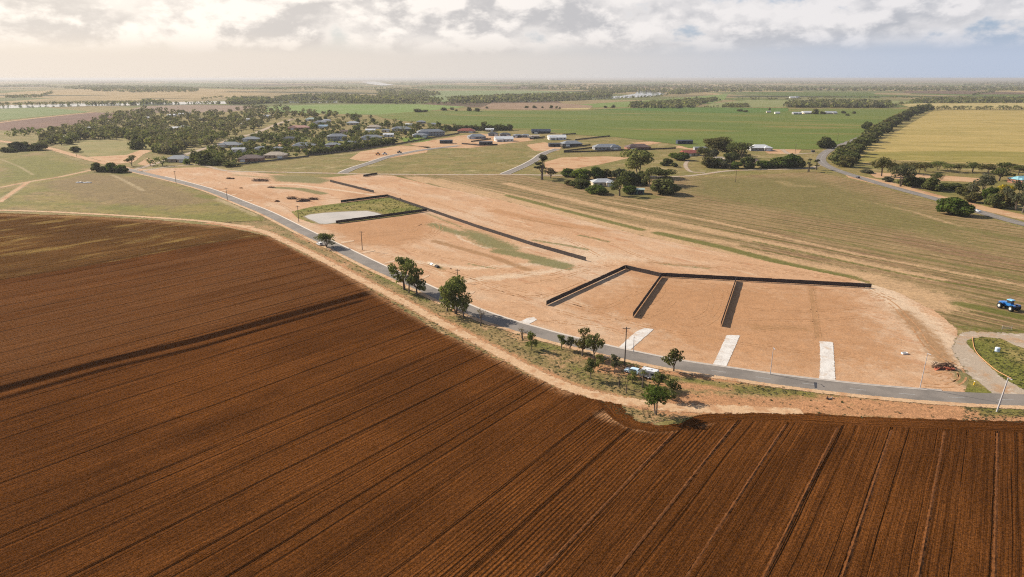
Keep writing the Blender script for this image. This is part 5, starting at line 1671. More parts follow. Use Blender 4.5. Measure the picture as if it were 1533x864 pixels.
def car(loc, rz, col, label, name='parked_car', wagon=False, z=.1):
    o = empty(name, (*loc, z), rz, label=label, cat='car')
    hw = lambda x, zz: .88 if zz < .9 else .86 - (zz - .9) * .32
    rear = [(-2.12, .55), (-2.10, .95), (-2.0, 1.0)] + ([(-1.9, 1.52)] if wagon else [(-1.55, 1.02), (-.95, 1.42)])
    prof = rear + [(-.2, 1.5 + .06 * wagon), (.35, 1.44), (1.0, .98), (1.75, .90), (2.1, .76), (2.15, .42), (1.9, .28), (-1.95, .28)]
    b = MB()
    b.prism(prof[::-1], hw)
    b.build('body', col, o)
    for s in (-1, 1):
        b = MB()
        xr = -1.75 if wagon else -1.1
        q = [(xr, .98), (xr + .35, 1.38), (.28, 1.38), (.85, .98)]
        vs = [(x, s * (hw(x, zz) + .006), zz) for x, zz in q]
        b.add(vs, [(0, 1, 2, 3) if s > 0 else (3, 2, 1, 0)])
        b.build('side_window', GLASS, o)
    b = MB()
    b.add([(.42, -.66, 1.405), (.42, .66, 1.405), (.985, .80, 1.005), (.985, -.80, 1.005)], [(3, 2, 1, 0)])
    b.build('windscreen', GLASS, o)
    b = MB()
    if wagon: b.add([(-1.925, -.6, 1.45), (-1.925, .6, 1.45), (-2.005, .75, 1.06), (-2.005, -.75, 1.06)], [(0, 1, 2, 3)])
    else: b.add([(-1.01, -.66, 1.395), (-1.01, .66, 1.395), (-1.53, .8, 1.045), (-1.53, -.8, 1.045)], [(0, 1, 2, 3)])
    b.build('rear_window', GLASS, o)
    for s in (-1, 1):
        b = MB()
        b.box((2.09, s * .62, .72), (.12, .38, .16))
        b.build('headlight', LAMP, o)
        b = MB()
        b.box((-2.1, s * .66, .8), (.08, .3, .18))
        b.build('tail_light', TAIL, o)
        for x in (-1.3, 1.32):
            wheel(o, x, s * .80, .33, .22)
    return o


def face(p, q):
    a, b = G(*p), G(*q)
    return math.atan2(b[1] - a[1], b[0] - a[0])


rzv = face((972, 564), (937, 556))
car(G(946, 558.5), rzv, paint('pale_blue_paint', (.50, .66, .74)), 'pale blue car parked on the verge in front of a white caravan', wagon=True)
cx_, cy_ = G(971, 566)
cv = empty('caravan', (cx_, cy_, .1), rzv, label='white caravan with dark window parked under trees behind pale blue car', cat='caravan')
WHT = plain('caravan_white', (.62, .62, .62), .35, .4)
b = MB()
b.prism([(-2.45, .55), (-2.55, 2.2), (-2.35, 2.55), (1.95, 2.6), (2.35, 2.1), (2.45, 1.4), (2.3, .55)][::-1], 1.12)
b.build('body', WHT, cv)
b = MB()
b.box((-.2, 0, 2.68), (1.0, .7, .16))
b.build('roof_vent', TRIM, cv)
for s in (-1, 1):
    for x, w in ((-1.4, 1.1), (.9, 1.5)):
        b = MB()
        b.box((x, s * 1.13, 1.65), (w, .03, .65))
        b.build('window', GLASS, cv)
    wheel(cv, -.3, s * 1.06, .33, .2)
b = MB()
b.box((-.2, 1.13, 1.4), (.65, .04, 1.6))
b.build('door', WMAT['grey'], cv)
b = MB()
b.box((0, -1.14, .75), (4.4, .02, .18))
b.build('stripe', plain('blue_stripe', (.10, .16, .35), .5), cv)
b = MB()
b.tube([(2.2, .5, .5), (3.4, 0, .5)], .05, 6)
b.tube([(2.2, -.5, .5), (3.4, 0, .5)], .05, 6)
b.build('drawbar', POSTM, cv)

car(G(478.5, 367), face((478, 366), (466, 361)), paint('white_paint', (.8, .8, .8)), 'small white car parked under the dark spreading tree', wagon=True)
car(G(1462, 317.3), face((1462, 317), (1475, 320)), paint('silver_white_paint', (.74, .76, .80)), 'silver white car driving past the big round bush', 'driving_car', z=.17)
car(G(1284, 266.8), face((1284, 266), (1270, 261.5)), paint('dark_blue_paint', (.03, .035, .07)), 'dark car turning at the highway junction', 'driving_car', wagon=True, z=.17)

# articulated tractor
BLU = paint('tractor_blue', (.02, .16, .46))
LBL = paint('tractor_roof_blue', (.16, .48, .78))
BLK = plain('dark_machinery', (.025, .03, .04), .6, .3)
tx, ty = G(1509, 463)
rzt = face((1517, 465), (1501, 460))
tr = empty('tractor', (tx, ty, .05), rzt, label='blue articulated tractor with white wheel rims parked on the stubble', cat='tractor')
b = MB()
b.prism([(.6, 1.0), (.6, 2.25), (2.2, 2.2), (3.35, 1.95), (3.5, 1.1), (3.3, .8)][::-1], .62)
b.build('bonnet', BLU, tr)
b = MB()
b.box((.2, 0, 1.05), (6.2, .7, .5))
b.box((-2.3, 0, 1.45), (2.2, 1.2, .5))
b.build('chassis', BLK, tr)
b = MB()
b.box((-.35, 0, 1.7), (1.7, 1.5, .9))
b.build('cab', BLU, tr)
b = MB()
b.box((-.35, 0, 2.6), (1.6, 1.44, .92), taper=.94)
b.build('cab_window', GLASS, tr)
b = MB()
b.box((-.4, 0, 3.15), (2.0, 1.7, .2), taper=.92)
b.build('cab_roof', LBL, tr)
for s in (-1, 1):
    for x in (2.0, -2.2):
        wheel(tr, x, s * 1.15, .92, .62, WRIM)
        wheel(tr, x, s * 1.85, .92, .6, WRIM)
    b = MB()
    b.prism([(1.1, 1.75), (1.35, 1.98), (2.6, 1.98), (2.95, 1.7), (2.95, 1.62), (2.6, 1.9), (1.35, 1.9), (1.1, 1.68)][::-1], .5)
    fo = b.build('fender', BLU, tr)
    fo.location = (0, s * 1.15, 0)
    b = MB()
    b.prism([(-3.2, 1.7), (-2.9, 1.98), (-1.6, 1.98), (-1.25, 1.7), (-1.25, 1.62), (-1.6, 1.9), (-2.9, 1.9), (-3.2, 1.62)][::-1], .5)
    fo = b.build('fender', BLU, tr)
    fo.location = (0, s * 1.15, 0)
b = MB()
b.tube([(.95, -.55, 2.0), (.95, -.55, 3.1)], .07, 8)
b.build('exhaust', BLK, tr)
b = MB()
b.box((3.53, 0, 1.5), (.06, .9, .7))
b.build('grille', BLK, tr)
tr.scale = (.98, 1.05, 1.15)

# ================================================================== heaps and odds and ends
DIRTM = soil('spoil_earth', C(150, 100, 66), [(C(120, 78, 52), .8, .45, .6)], micro=.3, microscale=5, bump=.2, edge=None)
DEAD = plain('dead_timber', (.115, .068, .045), .9, .1, var=.4, scale=1.5)
REDM = plain('red_plastic', (.42, .12, .065), .5, .4, var=.2)


def heap(px, py, wpx, hm, label, seed, stuff='brush', name='brush_heap', cat='heap', group=None):
    R = random.Random(seed)
    x, y = G(px, py)
    w = wpx * mpp(px, py)
    o = empty(name, (x, y, .05), R.uniform(-.3, .3), label=label, cat=cat, group=group)
    b = MB()
    nx, ny = 14, 9
    vs = []
    for j in range(ny):
        for i in range(nx):
            u, v = i / (nx - 1) * 2 - 1, j / (ny - 1) * 2 - 1
            r = max(0, 1 - (u * u + v * v))
            hh = hm * r ** .8 * (.35 + .75 * R.random()) * (.7 if stuff == 'brush' else .95) - .1
            vs.append((u * w / 2 + R.uniform(-.1, .1), v * w * .28 + R.uniform(-.1, .1), hh))
    b.add(vs, [(j * nx + i, j * nx + i + 1, (j + 1) * nx + i + 1, (j + 1) * nx + i) for j in range(ny - 1) for i in range(nx - 1)])
    b.build('earth', DIRTM if stuff == 'earth' else DEAD, o)
    if stuff == 'brush':
        b = MB()
        for k in range(int(26 + w * 5)):
            a = R.uniform(0, 2 * PI)
            c = Vector((R.uniform(-.46, .46) * w, R.uniform(-.22, .22) * w, R.uniform(.1, .75) * hm))
            d = Vector((math.cos(a), math.sin(a) * .8, R.uniform(-.2, .7))) * R.uniform(.5, 1.7)
            b.tube([c - d, c + Vector((0, 0, .1)), c + d], [.10, .08, .03], 5)
        b.build('branches', DEAD, o)
    return o


gh = 'brush heaps on the bare estate'
heap(437, 298, 16, 1.9, 'dead brush heap, first of three beside each other on bare earth', 1, group=gh)
heap(454, 301.5, 22, 2.6, 'biggest dark heap of dead timber in the middle of three', 2, group=gh)
heap(470, 299, 15, 1.6, 'low brush heap at the end of three near the pond', 3, group=gh)
heap(390, 271, 27, 2.2, 'long dark brush heap at the edge of the olive grass', 4, group=gh)
heap(415, 302, 9, 1.4, 'small pointed mound of dark soil before the brush heaps', 5, 'earth', 'soil_mound', 'mound')
heap(361, 282, 6, 1.0, 'tiny soil mound nearest the road lamps', 6, 'earth', 'soil_mound', 'mound')
heap(345, 268, 12, 1.2, 'thin brown brush heap on bare earth by the road', 7, group=gh)
heap(406, 281, 10, .9, 'scrappy low brush heap beside the grass strip', 8, group=gh)
heap(675, 403, 5, .5, 'small lump of dark soil beside the pipe stack', 9, 'earth', 'soil_mound', 'mound')
heap(599, 299, 5, 1.6, 'brown heap against the fence above the pond', 10, 'earth', 'soil_mound', 'mound')
o = heap(1412, 551, 34, 1.7, 'debris pile of branches with crushed red plastic at the estate corner', 11, 'brush', 'debris_pile', 'debris')
b = MB()
R = random.Random(5)
for k in range(16):
    b.box((R.uniform(-2.6, 2.2), R.uniform(-1.6, -.9), R.uniform(.15, .55)), (R.uniform(.6, 1.7), R.uniform(.3, .7), R.uniform(.12, .4)), R.uniform(-.6, .6), 0, R.uniform(-.4, .4))
b.build('red_sheet', REDM, o)

# pipes and other loose things
def pipe_stack(px, py, label):
    x, y = G(px, py)
    o = empty('pipe_stack', (x, y, .05), face((640, 393), (657, 400)), label=label, cat='pipes')
    for k, (dx_, m) in enumerate([(-3.2, WMAT['cream']), (-1.0, TRIM), (1.4, WMAT['cream']), (3.6, WMAT['dark'])]):
        b = MB()
        for j in range(3):
            b.tube([(dx_ - .9, -.5 + j * .5, .32), (dx_ + .9, -.5 + j * .5, .32)], .27, 10)
        for j in range(2):
            b.tube([(dx_ - .8, -.25 + j * .5, .74), (dx_ + .9, -.25 + j * .5, .74)], .26, 10)
        b.build('pipe_bundle', m, o)


pipe_stack(648.5, 398, 'stack of white and dark pipe pieces lying on sandy ground')
x, y = G(1354, 530)
o = empty('white_tub', (x, y, .05), .1, label='white tub with grey contents lying on bare earth near the third driveway', cat='tub')
b = MB()
for a, bb in (((0, -.45, .22), (1.7, .1, .44)), ((0, .45, .22), (1.7, .1, .44)), ((-.82, 0, .22), (.1, .8, .44)), ((.82, 0, .22), (.1, .8, .44))):
    b.box(a, bb)
b.build('side', TRIM, o)
b = MB()
b.box((0, 0, .16), (1.5, .78, .3))
b.build('contents', WMAT['grey'], o)
x, y = G(1492.5, 527)
o = empty('water_drum', (x, y, .1), 0, label='pale blue white drum standing in the grass island', cat='drum')
b = MB()
b.tube([(0, 0, 0), (0, 0, .1), (0, 0, .7), (0, 0, 1.25), (0, 0, 1.35)], [.62, .66, .66, .66, .58], 18)
b.build('body', plain('pale_blue_plastic', (.52, .62, .74), .4, .4), o)
b = MB()
b.tube([(0, 0, 1.34), (0, 0, 1.44)], [.3, .28], 12)
b.build('lid', TRIM, o)
# orange hose on the grass island
L = smooth(GP([(1456, 506), (1456.5, 514), (1459, 524), (1466, 534), (1478, 545), (1490, 555), (1502, 562), (1514, 568)]), 6)
b = MB()
b.tube([(p[0], p[1], .30) for p in L], .09, 8)
tag(b.build('orange_hose', plain('orange_plastic', (.56, .27, .12), .6, .3)), 'orange hose lying along the edge of the grass island', 'hose')
x, y = G(1458, 577)
o = empty('marker_post', (x, y, .1), 0, label='short yellow marker post on the grass by the gravel entry', cat='marker')
b = MB()
b.box((0, 0, .5), (.22, .2, 1.0))
b.build('post', plain('yellow_plastic', (.72, .46, .03), .5, .3), o)
b = MB()
b.box((0, 0, 1.06), (.24, .22, .12))
b.build('cap', TRIM, o)
# pale timber gate lying by the gravel yard
x, y = G(1507, 494)
o = empty('yard_gate', (x, y, .1), -.1, label='pale weathered yard gate standing by the gravel yard', cat='gate')
PT = plain('weathered_timber', (.36, .31, .25), .8, .2)
for k in range(4):
    b = MB()
    b.box((0, 0, .3 + k * .32), (2.9, .06, .12))
    b.build('gate_rail', PT, o)
for s in (-1, 1):
    b = MB()
    b.box((s * 1.48, 0, .72), (.12, .12, 1.44))
    b.build('gate_post', PT, o)
x, y = G(966, 618)
o = empty('metal_stand', (x, y, .08), .2, label='small dark metal frame standing beside the umbrella shaped tree', cat='stand')
for sx in (-.6, .6):
    for sy in (-.35, .35):
        b = MB()
        b.tube([(sx, sy, 0), (sx, sy, 1.1)], .05, 6)
        b.build('leg', POSTM, o)
for sy in (-.35, .35):
    for z in (.55, 1.08):
        b = MB()
        b.tube([(-.55, sy, z), (.55, sy, z)], .04, 6)
        b.build('rail', POSTM, o)
x, y = G(1240, 597.5)
o = empty('tree_stump', (x, y, .05), .4, label='broken dark stump with pale log on the sandy verge', cat='stump')
b = MB()
b.tube([(-.4, 0, -.1), (-.42, 0, .35), (-.35, .05, .8)], [.32, .26, .12], 8)
b.build('stump', DEAD, o)
b = MB()
b.tube([(-.2, -.2, .15), (.7, -.25, .16), (1.5, 0, .3)], [.18, .16, .1], 7)
b.build('log', PT, o)
# white rubble in the far paddock
x, y = G(125, 274)
o = empty('rubble_heap', (x, y, .05), .1, label='two low heaps of white rubble in the brown paddock', cat='rubble')
for ox in (-3.2, 3.4):
    b = MB()
    R = random.Random(int(ox * 10))
    for k in range(22):
        b.box((ox + R.uniform(-2.4, 2.4), R.uniform(-1.2, 1.2) - ox * .3, R.uniform(.1, .5)), (R.uniform(.5, 1.5), R.uniform(.5, 1.2), R.uniform(.3, .8)), R.uniform(0, 3), 0, R.uniform(-.3, .3))
    b.build('rubble', WMAT['white'], o)
for i, (px, py, s_) in enumerate([(658, 404, 5)]):
    pass
x, y = G(1217, 228.5)
o = empty('farm_trailer', (x, y, .1), .1, label='dark box trailer parked on pale ground at the road bend', cat='trailer')
b = MB()
b.box((0, 0, 1.5), (3.6, 2.0, 1.8), taper=.97)
b.build('body', WMAT['dark'], o)
for s in (-1, 1): wheel(o, 0, s * .95, .4, .25)
# machines working on the side road
YEL = plain('machine_orange', (.55, .22, .04), .5, .3)
gm = 'machines parked on the scraped ground by the side road'
for i, (px, py, lab, m) in enumerate([(566, 232, 'orange loader nearest the scraped bank by the side road', YEL), (576, 231.8, 'pale truck standing on the side road beside orange loader', TRIM), (598, 229.5, 'dark small machine alone at the far end of the side road', BLK)]):
    x, y = G(px, py)
    o = empty('site_machine', (x, y, .1), RND.uniform(-.4, .4), label=lab, cat='machine', group=gm)
    b = MB()
    b.prism([(-2.6, .7), (-2.6, 1.7), (-.6, 1.8), (2.4, 1.5), (2.6, .7)][::-1], 1.0)
    b.build('body', m, o)
    b = MB()
    b.box((.1, 0, 2.3), (1.5, 1.5, 1.1), taper=.9)
    b.build('cab', GLASS, o)
    for s in (-1, 1):
        for xx in (-1.7, 1.6): wheel(o, xx, s * 1.0, .6, .4)

# ================================================================== town trees, woods and far belts
def inside_px(poly):
    xs = [p[0] for p in poly]
    ys = [p[1] for p in poly]
    A = np.array(poly, float)
    while True:
        p = (RND.uniform(min(xs), max(xs)), RND.uniform(min(ys), max(ys)))
        if pip(p, poly): return p


ROADS = [resample(smooth(GP(px), 6), 4.0) for px in ([(195, 256), (240, 243), (275, 232), (320, 218), (350, 207), (380, 200), (420, 184), (440, 178)],
         [(205, 259), (225, 254), (262, 249), (300, 247), (340, 256), (400, 257.5)])] + [RL]


def free(x, y, r, slack=1.0):
    for hx, hy, hr in HOUSES:
        dd = (x - hx) ** 2 + (y - hy) ** 2
        if dd < (hr * .8 + r) ** 2: return False
        # keep the view of a house mostly open
        if -hr < (x - hx) * hy / math.hypot(hx, hy) - (y - hy) * hx / math.hypot(hx, hy) < hr and 0 < math.hypot(hx, hy) - math.hypot(x, y) < 9: return False
    for L in ROADS:
        if np.min(np.hypot(L[:, 0] - x, L[:, 1] - y)) < r + 6: return False
    for tx_, ty_, tr_ in TREES:
        if (x - tx_) ** 2 + (y - ty_) ** 2 < ((r + tr_) * .62 * slack) ** 2: return False
    return True


def scatter(poly, count, kinds, label, name, group, hr=(5, 9), parts=False, slack=1.0, wr=(.8, 1.2)):
    k = tries = 0
    while k < count and tries < count * 30:
        tries += 1
        p = inside_px(poly)
        x, y = G(*p)
        h = RND.uniform(*hr)
        w = h * RND.uniform(*wr)
        if not free(x, y, w / 2, slack): continue
        kd, lk = RND.choice(kinds)
        lab = label.replace('*', {'dark': 'dark green', 'gum': 'grey green', 'olive': 'olive', 'green': 'fresh green', 'lime': 'lime green', 'grey': 'pale grey green'}[lk])
        tree_at(kd, lk, x, y, h, w, lab, name, 'tree', group, RND.randint(0, 2), parts)
        k += 1


# the named bigger ones first
T('far', 'dark', 460, 226, 13, 17, 'big dark tree in front of the wide grey hip roofed house', 'town_tree', parts=True)
T('far', 'dark', 534, 217, 14, 15, 'tall dark tree standing over the town fence', 'town_tree', parts=True)
T('far', 'green', 243, 248, 13, 20, 'round green tree beside the broad brown grey house', 'town_tree', parts=True)
T('far', 'green', 226, 248, 11, 15, 'smaller round green tree, first of the pair at the dirt edge', 'town_tree', parts=True)
T('farbush', 'dark', 293, 243, 18, 15, 'tall dark tree beyond the broad brown grey house', 'town_tree', parts=True)
T('farbush', 'dark', 308, 246, 19, 26, 'widest dark tree at the town corner by the sealed road', 'town_tree', parts=True)
T('farbush', 'dark', 324, 247, 10, 18, 'low dark bush beside the widest dark tree at the town corner', 'town_tree', parts=True)
T('farbush', 'dark', 345, 249.5, 7, 20, 'low dark hedge shrub at the end of the grey town fence', 'town_tree', parts=True)
T('farbush', 'lime', 279, 246, 8, 9, 'lime green shrub beside the broad brown grey house', 'town_tree', parts=True)
T('farbush', 'dark', 206, 223, 13, 20, 'dark clump tree at the bend of the bare earth lane', 'town_tree', parts=True)
T('farbush', 'dark', 232, 228, 9, 9, 'small dark tree on the bare earth lane', 'town_tree', parts=True)
T('farbush', 'lime', 469, 192, 7, 13, 'bright lime tree below the salmon tile roof', 'town_tree', parts=True)

gt = 'garden trees of the town'
K1 = [('farbush', 'dark'), ('far', 'dark'), ('far', 'gum'), ('far', 'olive'), ('farbush', 'green')]
scatter([(296, 236), (330, 214), (395, 196), (430, 184), (470, 186), (560, 192), (640, 198), (600, 214), (530, 224), (460, 233), (400, 238), (330, 246)], 92, K1, '* garden tree between the houses of the town', 'garden_tree', gt, (3.5, 8))
scatter([(430, 181), (460, 172), (520, 178), (580, 184), (640, 188), (700, 192), (640, 196), (560, 190), (480, 184)], 46, K1, '* tree on the far upper side of the town', 'skyline_tree', 'trees along the upper side of the town', (6, 11))
for i in range(17):
    px = 662 + i * 6.3
    T('farbush', 'dark', px + RND.uniform(-1, 1), 195.5 + .25 * (i % 2) - i * .02, 8 + 4 * (i == 10) + RND.uniform(-1, 1), 9, 'dark pine in the row behind the new houses' if i != 10 else 'highest dark pine in the row behind the new houses', 'pine_tree', 'tree', 'row of dark pines behind the new houses', seed=i % 3, parts=False)
for i in range(14):
    t_ = i / 13
    T('farbush', 'dark', 468 + 120 * t_, 232 - 16.5 * t_ + RND.uniform(-.4, .2), 7 + 2 * RND.random(), 13, 'dark shrub of the hedge inside the town fence', 'hedge_shrub', 'shrub', 'shrubs along the town fence', seed=i % 3, parts=False)
K2 = [('far', 'dark'), ('far', 'gum'), ('far', 'olive'), ('farbush', 'dark')]
scatter([(60, 220), (110, 203), (200, 196), (300, 203), (370, 196), (330, 214), (240, 222), (200, 214), (150, 207), (80, 222)], 70, K2, '* gum along the near edge of the hillside wood', 'wood_tree', 'trees along the near edge of the wood', (7, 12))
for a in [(625, 168, 5, 12), (636, 168, 3.5, 8), (664, 165.5, 4.5, 9), (677, 164.5, 3.5, 6), (683, 166.5, 3, 4), (702, 166.5, 6, 7), (714, 167, 5, 8), (729, 162.5, 3, 4), (788, 161.8, 3, 6), (800, 162, 4, 6), (812, 162, 3, 3), (825, 162.4, 4.5, 5), (833, 162.4, 3.5, 4),
          (838, 163, 3, 3), (906, 161.5, 3, 5), (918, 161.4, 4.5, 6), (1220, 171, 8, 9), (1232, 170.8, 4, 8), (1262, 170, 4, 7), (1278, 170.3, 3.6, 5), (1116, 168.2, 3, 7), (1107, 167, 3.5, 7), (1268, 173.4, 3, 5), (1152, 165, 4, 3)]:
    T('farbush', 'dark', *a, 'small far paddock tree standing alone on the green plain', 'paddock_tree', group='lone trees on the far green plain', parts=False)


def mass(name, items, mats, seed, quads=9, kind='stuff', size=1.0):
    """far woods that read as one mass: many small crowns in one object; items = (px, py, height m, width m)"""
    R = random.Random(seed)
    mb = MB()
    for px, py, h, w in items:
        x, y = G(px, py)
        z = float(hills(np.array(x), np.array(y)))
        mi = R.randrange(len(mats))
        tr_ = w * .05
        mb.tube([(x, y, z - .3), (x, y, z + h * .5)], [tr_ + .1, tr_ * .6], 4, mi, cap=False)
        for _ in range(quads):
            dv = rvec(R)
            p = Vector((x + dv.x * w * .42, y + dv.y * w * .42, z + h * .58 + dv.z * h * .34))
            nn = (dv + rvec(R) * .8 + Vector((0, 0, .3))).normalized()
            a = nn.orthogonal().normalized()
            a = Matrix.Rotation(R.uniform(0, 6.28), 3, nn) @ a
            c = nn.cross(a)
            s = w * .27 * R.uniform(.6, 1.25) * size
            t_ = s * R.uniform(.6, 1)
            mb.add([p - a * s, p - c * t_, p + a * s, p + c * t_], [(0, 1, 2, 3)], mi)
    return tag(mb.build(name, mats), kind=kind)


it = []
W1 = [(55, 214), (75, 199), (130, 186), (160, 174), (190, 170), (215, 163), (260, 168), (300, 170), (340, 169), (372, 161), (418, 159), (440, 166), (520, 174), (560, 179), (500, 176), (440, 176), (415, 180), (378, 196), (345, 207), (322, 216), (290, 231), (262, 233), (238, 230), (222, 218), (190, 208), (120, 211), (60, 222)]
for _ in range(950):
    p = inside_px(W1)
    x, y = G(*p)
    w = RND.uniform(7, 13)
    ok = True
    for hx, hy, hr in HOUSES:
        if (x - hx) ** 2 + (y - hy) ** 2 < (hr + w * .3) ** 2: ok = False
        if abs(math.atan2(x, y) - math.atan2(hx, hy)) < hr * .75 / hy and 0 < math.hypot(hx, hy) - math.hypot(x, y) < 40: ok = False
    for L in ROADS:
        if np.min(np.hypot(L[:, 0] - x, L[:, 1] - y)) < w / 2 + 5: ok = False
    if ok: it.append((*p, RND.uniform(6, 12), w))
mass('woodland', it, [LEAF['wood'], LEAF['gum'], LEAF['olive'], LEAF['wood'], LEAF['dark']], 3, 46, size=.6)
it = []
for poly, cnt, (h0, h1) in [([(0, 203), (30, 196), (70, 193), (60, 203), (30, 206)], 26, (4, 8)), ([(-40, 160), (12, 154), (14, 161), (-40, 166)], 30, (6, 12))]:
    for _ in range(cnt):
        p = inside_px(poly)
        it.append((*p, RND.uniform(h0, h1), RND.uniform(6, 10)))


sh = []
TOWN = [(296, 240), (318, 217), (380, 202), (420, 184), (470, 180), (560, 186), (640, 188), (690, 193), (664, 199), (640, 205), (600, 214), (530, 225), (460, 233), (400, 238), (330, 247)]
while len(sh) < 880:
    p = inside_px(TOWN)
    x, y = G(*p)
    w = RND.uniform(2.5, 7.5)
    ok = True
    for hx, hy, hr in HOUSES:
        if (x - hx) ** 2 + (y - hy) ** 2 < (hr * .85 + w * .3) ** 2: ok = False
        if abs(math.atan2(x, y) - math.atan2(hx, hy)) < hr * .7 / hy and 0 < math.hypot(hx, hy) - math.hypot(x, y) < 20 and RND.random() < .8: ok = False
    for L in ROADS:
        if np.min(np.hypot(L[:, 0] - x, L[:, 1] - y)) < w / 2 + 5: ok = False
    if ok: sh.append((*p, w * RND.uniform(.55, .95), w))
mass('garden_shrubbery', sh, [LEAF['dark'], LEAF['gum'], LEAF['green'], LEAF['olive'], LEAF['dark']], 8, 34, size=.75)


def belt(pts, per_px, h, spread=.5, gap=0.0):
    for a, b in zip(pts[:-1], pts[1:]):
        L = abs(b[0] - a[0])
        for _ in range(int(L * per_px) + 1):
            t_ = RND.random()
            if gap and math.sin(t_ * L * .25 + a[0]) < gap - .6: continue
            it.append((a[0] + (b[0] - a[0]) * t_, max(118.9, a[1] + (b[1] - a[1]) * t_ + RND.uniform(-spread, spread)), h * RND.uniform(.6, 1.3), h * RND.uniform(.9, 1.5)))


def wood(poly, cnt, h):
    for _ in range(int(cnt * 1.5)):
        p = inside_px(poly)
        it.append((p[0], max(118.9, p[1]), h * RND.uniform(.7, 1.3), h * RND.uniform(1.2, 2.2)))


belt([(-30, 157), (60, 155.3), (130, 153.8), (215, 152.6)], 1.2, 5, .5)
belt([(30, 158.6), (80, 157.6), (130, 156.5)], .12, 11)
belt([(130, 158), (212, 157)], .45, 11, .3)
belt([(212, 154.5), (250, 155)], 1.8, 11, .9)
belt([(250, 156), (340, 155.2)], .4, 8, .3)
wood([(340, 156.5), (350, 150), (400, 149), (410, 154.5), (380, 157)], 190, 12)
wood([(408, 151.4), (430, 146), (500, 143), (560, 146), (640, 147), (660, 152.5), (600, 154.5), (520, 154.5), (505, 151)], 520, 12)
belt([(410, 155), (505, 154.4), (600, 155.3), (700, 155.5), (735, 154.5)], .5, 9, .4)
wood([(560, 135), (600, 133), (650, 138), (662, 142), (620, 148), (570, 146)], 240, 11)
wood([(668, 150), (690, 147.5), (715, 148), (740, 151), (730, 154), (680, 154)], 130, 13)
wood([(700, 150), (740, 146), (800, 143), (860, 142), (915, 141), (915, 145), (880, 147), (800, 151), (760, 152), (710, 153.5)], 480, 13)
belt([(740, 153.5), (800, 153), (860, 150.6), (930, 147.2), (985, 145), (1002, 142)], .7, 8, .25)
wood([(760, 133.5), (780, 128), (880, 127), (950, 128), (1000, 125), (1100, 127), (1240, 132), (1260, 136), (1060, 138), (1000, 140), (950, 137.5), (860, 135.5)], 900, 12)
wood([(880, 138), (895, 132), (950, 131), (952, 137), (930, 140), (900, 141)], 130, 12)
wood([(998, 142), (1010, 136), (1050, 134), (1060, 138), (1020, 142)], 140, 12)
wood([(943, 162), (945, 157), (1000, 154), (1040, 150), (1070, 149), (1078, 151), (1060, 154), (1040, 161), (1010, 162.5)], 330, 10)
belt([(1030, 161), (1085, 160.5)], .35, 5)
wood([(1082, 161), (1085, 157.5), (1118, 157), (1120, 161)], 100, 6)
wood([(1176, 161), (1182, 156), (1240, 153), (1330, 155), (1332, 161.5), (1250, 161.8)], 420, 11)
belt([(1330, 161), (1358, 155)], .9, 9, .8)
belt([(1100, 148), (1180, 149.5), (1250, 145.5), (1380, 147)], .7, 7, .7, .2)
wood([(1360, 155), (1370, 150), (1430, 147.5), (1533, 148), (1560, 150), (1560, 154.5), (1420, 154.8)], 420, 9)
wood([(1250, 136.5), (1250, 132), (1340, 130), (1420, 130), (1533, 129), (1600, 129), (1600, 137), (1400, 136.5)], 620, 12)
wood([(1440, 128), (1480, 123), (1600, 122), (1600, 128)], 220, 14)
belt([(1455, 143), (1470, 140), (1490, 138)], 1.6, 9, .6)
belt([(0, 131.5), (60, 130), (90, 133)], 1.6, 9, 1.0)
wood([(90, 133), (130, 129), (200, 130), (260, 131), (298, 136), (295, 140.5), (200, 141.5), (150, 140), (110, 137)], 900, 8)
belt([(10, 147), (60, 146), (80, 141)], 2.6, 7, 1.3)
belt([(150, 127), (200, 123), (260, 124)], 1.2, 10, .5)
belt([(250, 131), (360, 136), (470, 136)], .8, 8, .5)
belt([(300, 149), (330, 146), (345, 148)], 1.0, 6, .8)
belt([(395, 136), (480, 133), (520, 135)], 1.8, 10, .7)
belt([(330, 125), (370, 123), (420, 126), (520, 125)], .8, 12, .4)
belt([(500, 133), (640, 131.5), (760, 132)], .7, 10, .9)
belt([(590, 126), (700, 123), (770, 125), (900, 123), (1060, 122), (1200, 123.5), (1330, 121), (1460, 122)], 1.1, 16, .8, .25)
belt([(1060, 125), (1150, 125), (1240, 127), (1300, 125.5), (1450, 124.5)], .8, 12, .5, .2)
belt([(1000, 120.2), (1200, 120), (1400, 119.6), (1560, 119.4)], .8, 20, .4, .2)
belt([(0, 122), (200, 121), (500, 121.2), (800, 120.4), (1000, 120.2)], .45, 18, .6, .3)
mass('far_woodland', it, [LEAF['wood'], LEAF['gum'], LEAF['dark'], LEAF['grey']], 4, 7)

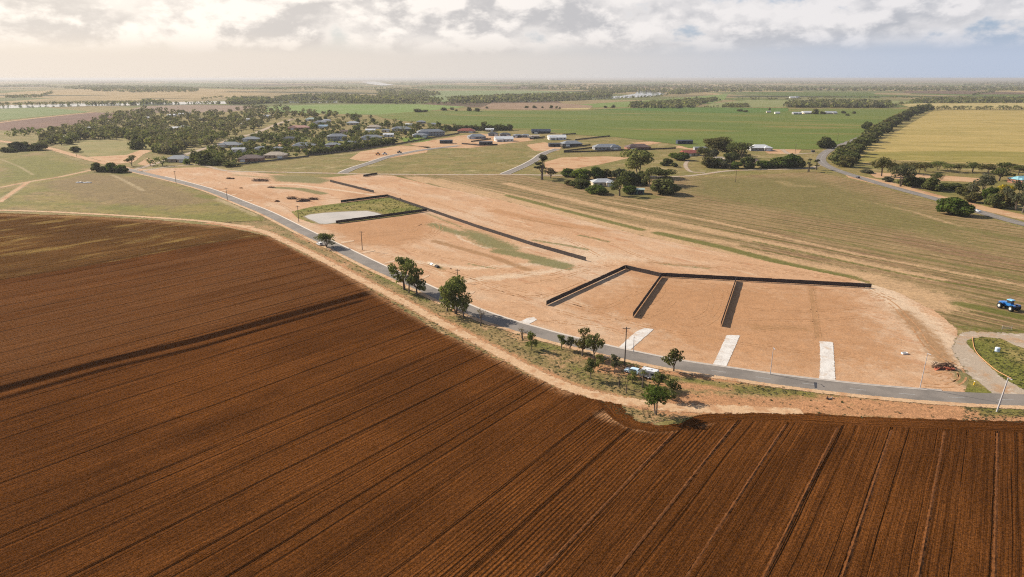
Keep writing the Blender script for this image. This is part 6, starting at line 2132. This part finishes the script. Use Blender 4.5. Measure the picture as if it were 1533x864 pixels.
# tufts and low weeds on the verge and grassy spots
R = random.Random(12)
tf = MB()
vp = np.array(VERGE, float)
cnt = 0
RLs = resample(RL, 3)
DTL = smooth(GP([(300, 331), (400, 348), (440, 366), (500, 395), (560, 428), (640, 470), (715, 510), (790, 550), (850, 578), (900, 592), (960, 606), (1010, 610), (1100, 613), (1200, 616)]), 5)
while cnt < 2200:
    p = (R.uniform(400, 1540), R.uniform(335, 634))
    if not pip(p, VERGE): continue
    x, y = G(*p)
    if np.min(np.hypot(RLs[:, 0] - x, RLs[:, 1] - y)) < 4.6 or np.min(np.hypot(DTL[:, 0] - x, DTL[:, 1] - y)) < 3.4: continue
    if p[0] > 1000 and R.random() < .9 and not (1100 < p[0] < 1215 and p[1] < 592) and p[0] < 1440: continue
    h = R.uniform(.05, .16) * (2.5 if R.random() < .05 else 1)
    for k in range(4):
        a = R.uniform(0, 6.28)
        s = R.uniform(.10, .32)
        ox, oy = R.uniform(-.3, .3), R.uniform(-.3, .3)
        tf.add([(x + ox - math.cos(a) * s, y + oy - math.sin(a) * s, .03), (x + ox + math.cos(a) * s, y + oy + math.sin(a) * s, .03), (x + ox + math.cos(a) * s * .8, y + oy + .1, .05 + h), (x + ox - math.cos(a) * s * .8, y + oy + .1, .05 + h * .8)], [(0, 1, 2, 3)], 0 if R.random() < .55 else 1)
    cnt += 1
ISL = [(1446, 511), (1455, 507), (1475, 505), (1500, 508), (1520, 518), (1560, 530), (1560, 592), (1533, 584), (1500, 566), (1480, 548), (1462, 530), (1450, 518)]
BAS = [(440, 317), (470, 310), (512, 305), (582, 296), (638, 314), (580, 322), (566, 316), (549, 314), (486, 317), (462, 320), (452, 326)]
for poly, num, hm in ((ISL, 300, 1.1), (BAS, 260, 1.6)):
    for _ in range(num):
        x, y = G(*inside_px(poly))
        for k in range(4):
            a = R.uniform(0, 6.28)
            s = R.uniform(.15, .45)
            h = R.uniform(.08, .25) * hm
            ox, oy = R.uniform(-.4, .4), R.uniform(-.4, .4)
            tf.add([(x + ox - math.cos(a) * s, y + oy - math.sin(a) * s, .06), (x + ox + math.cos(a) * s, y + oy + math.sin(a) * s, .06), (x + ox + math.cos(a) * s * .8, y + oy + .15, .1 + h), (x + ox - math.cos(a) * s * .8, y + oy + .15, .1 + h * .8)], [(0, 1, 2, 3)], R.choice((0, 2, 2)))
tag(tf.build('grass_tufts', [LEAF['straw'], LEAF['grey'], LEAF['gum']]), kind='stuff')
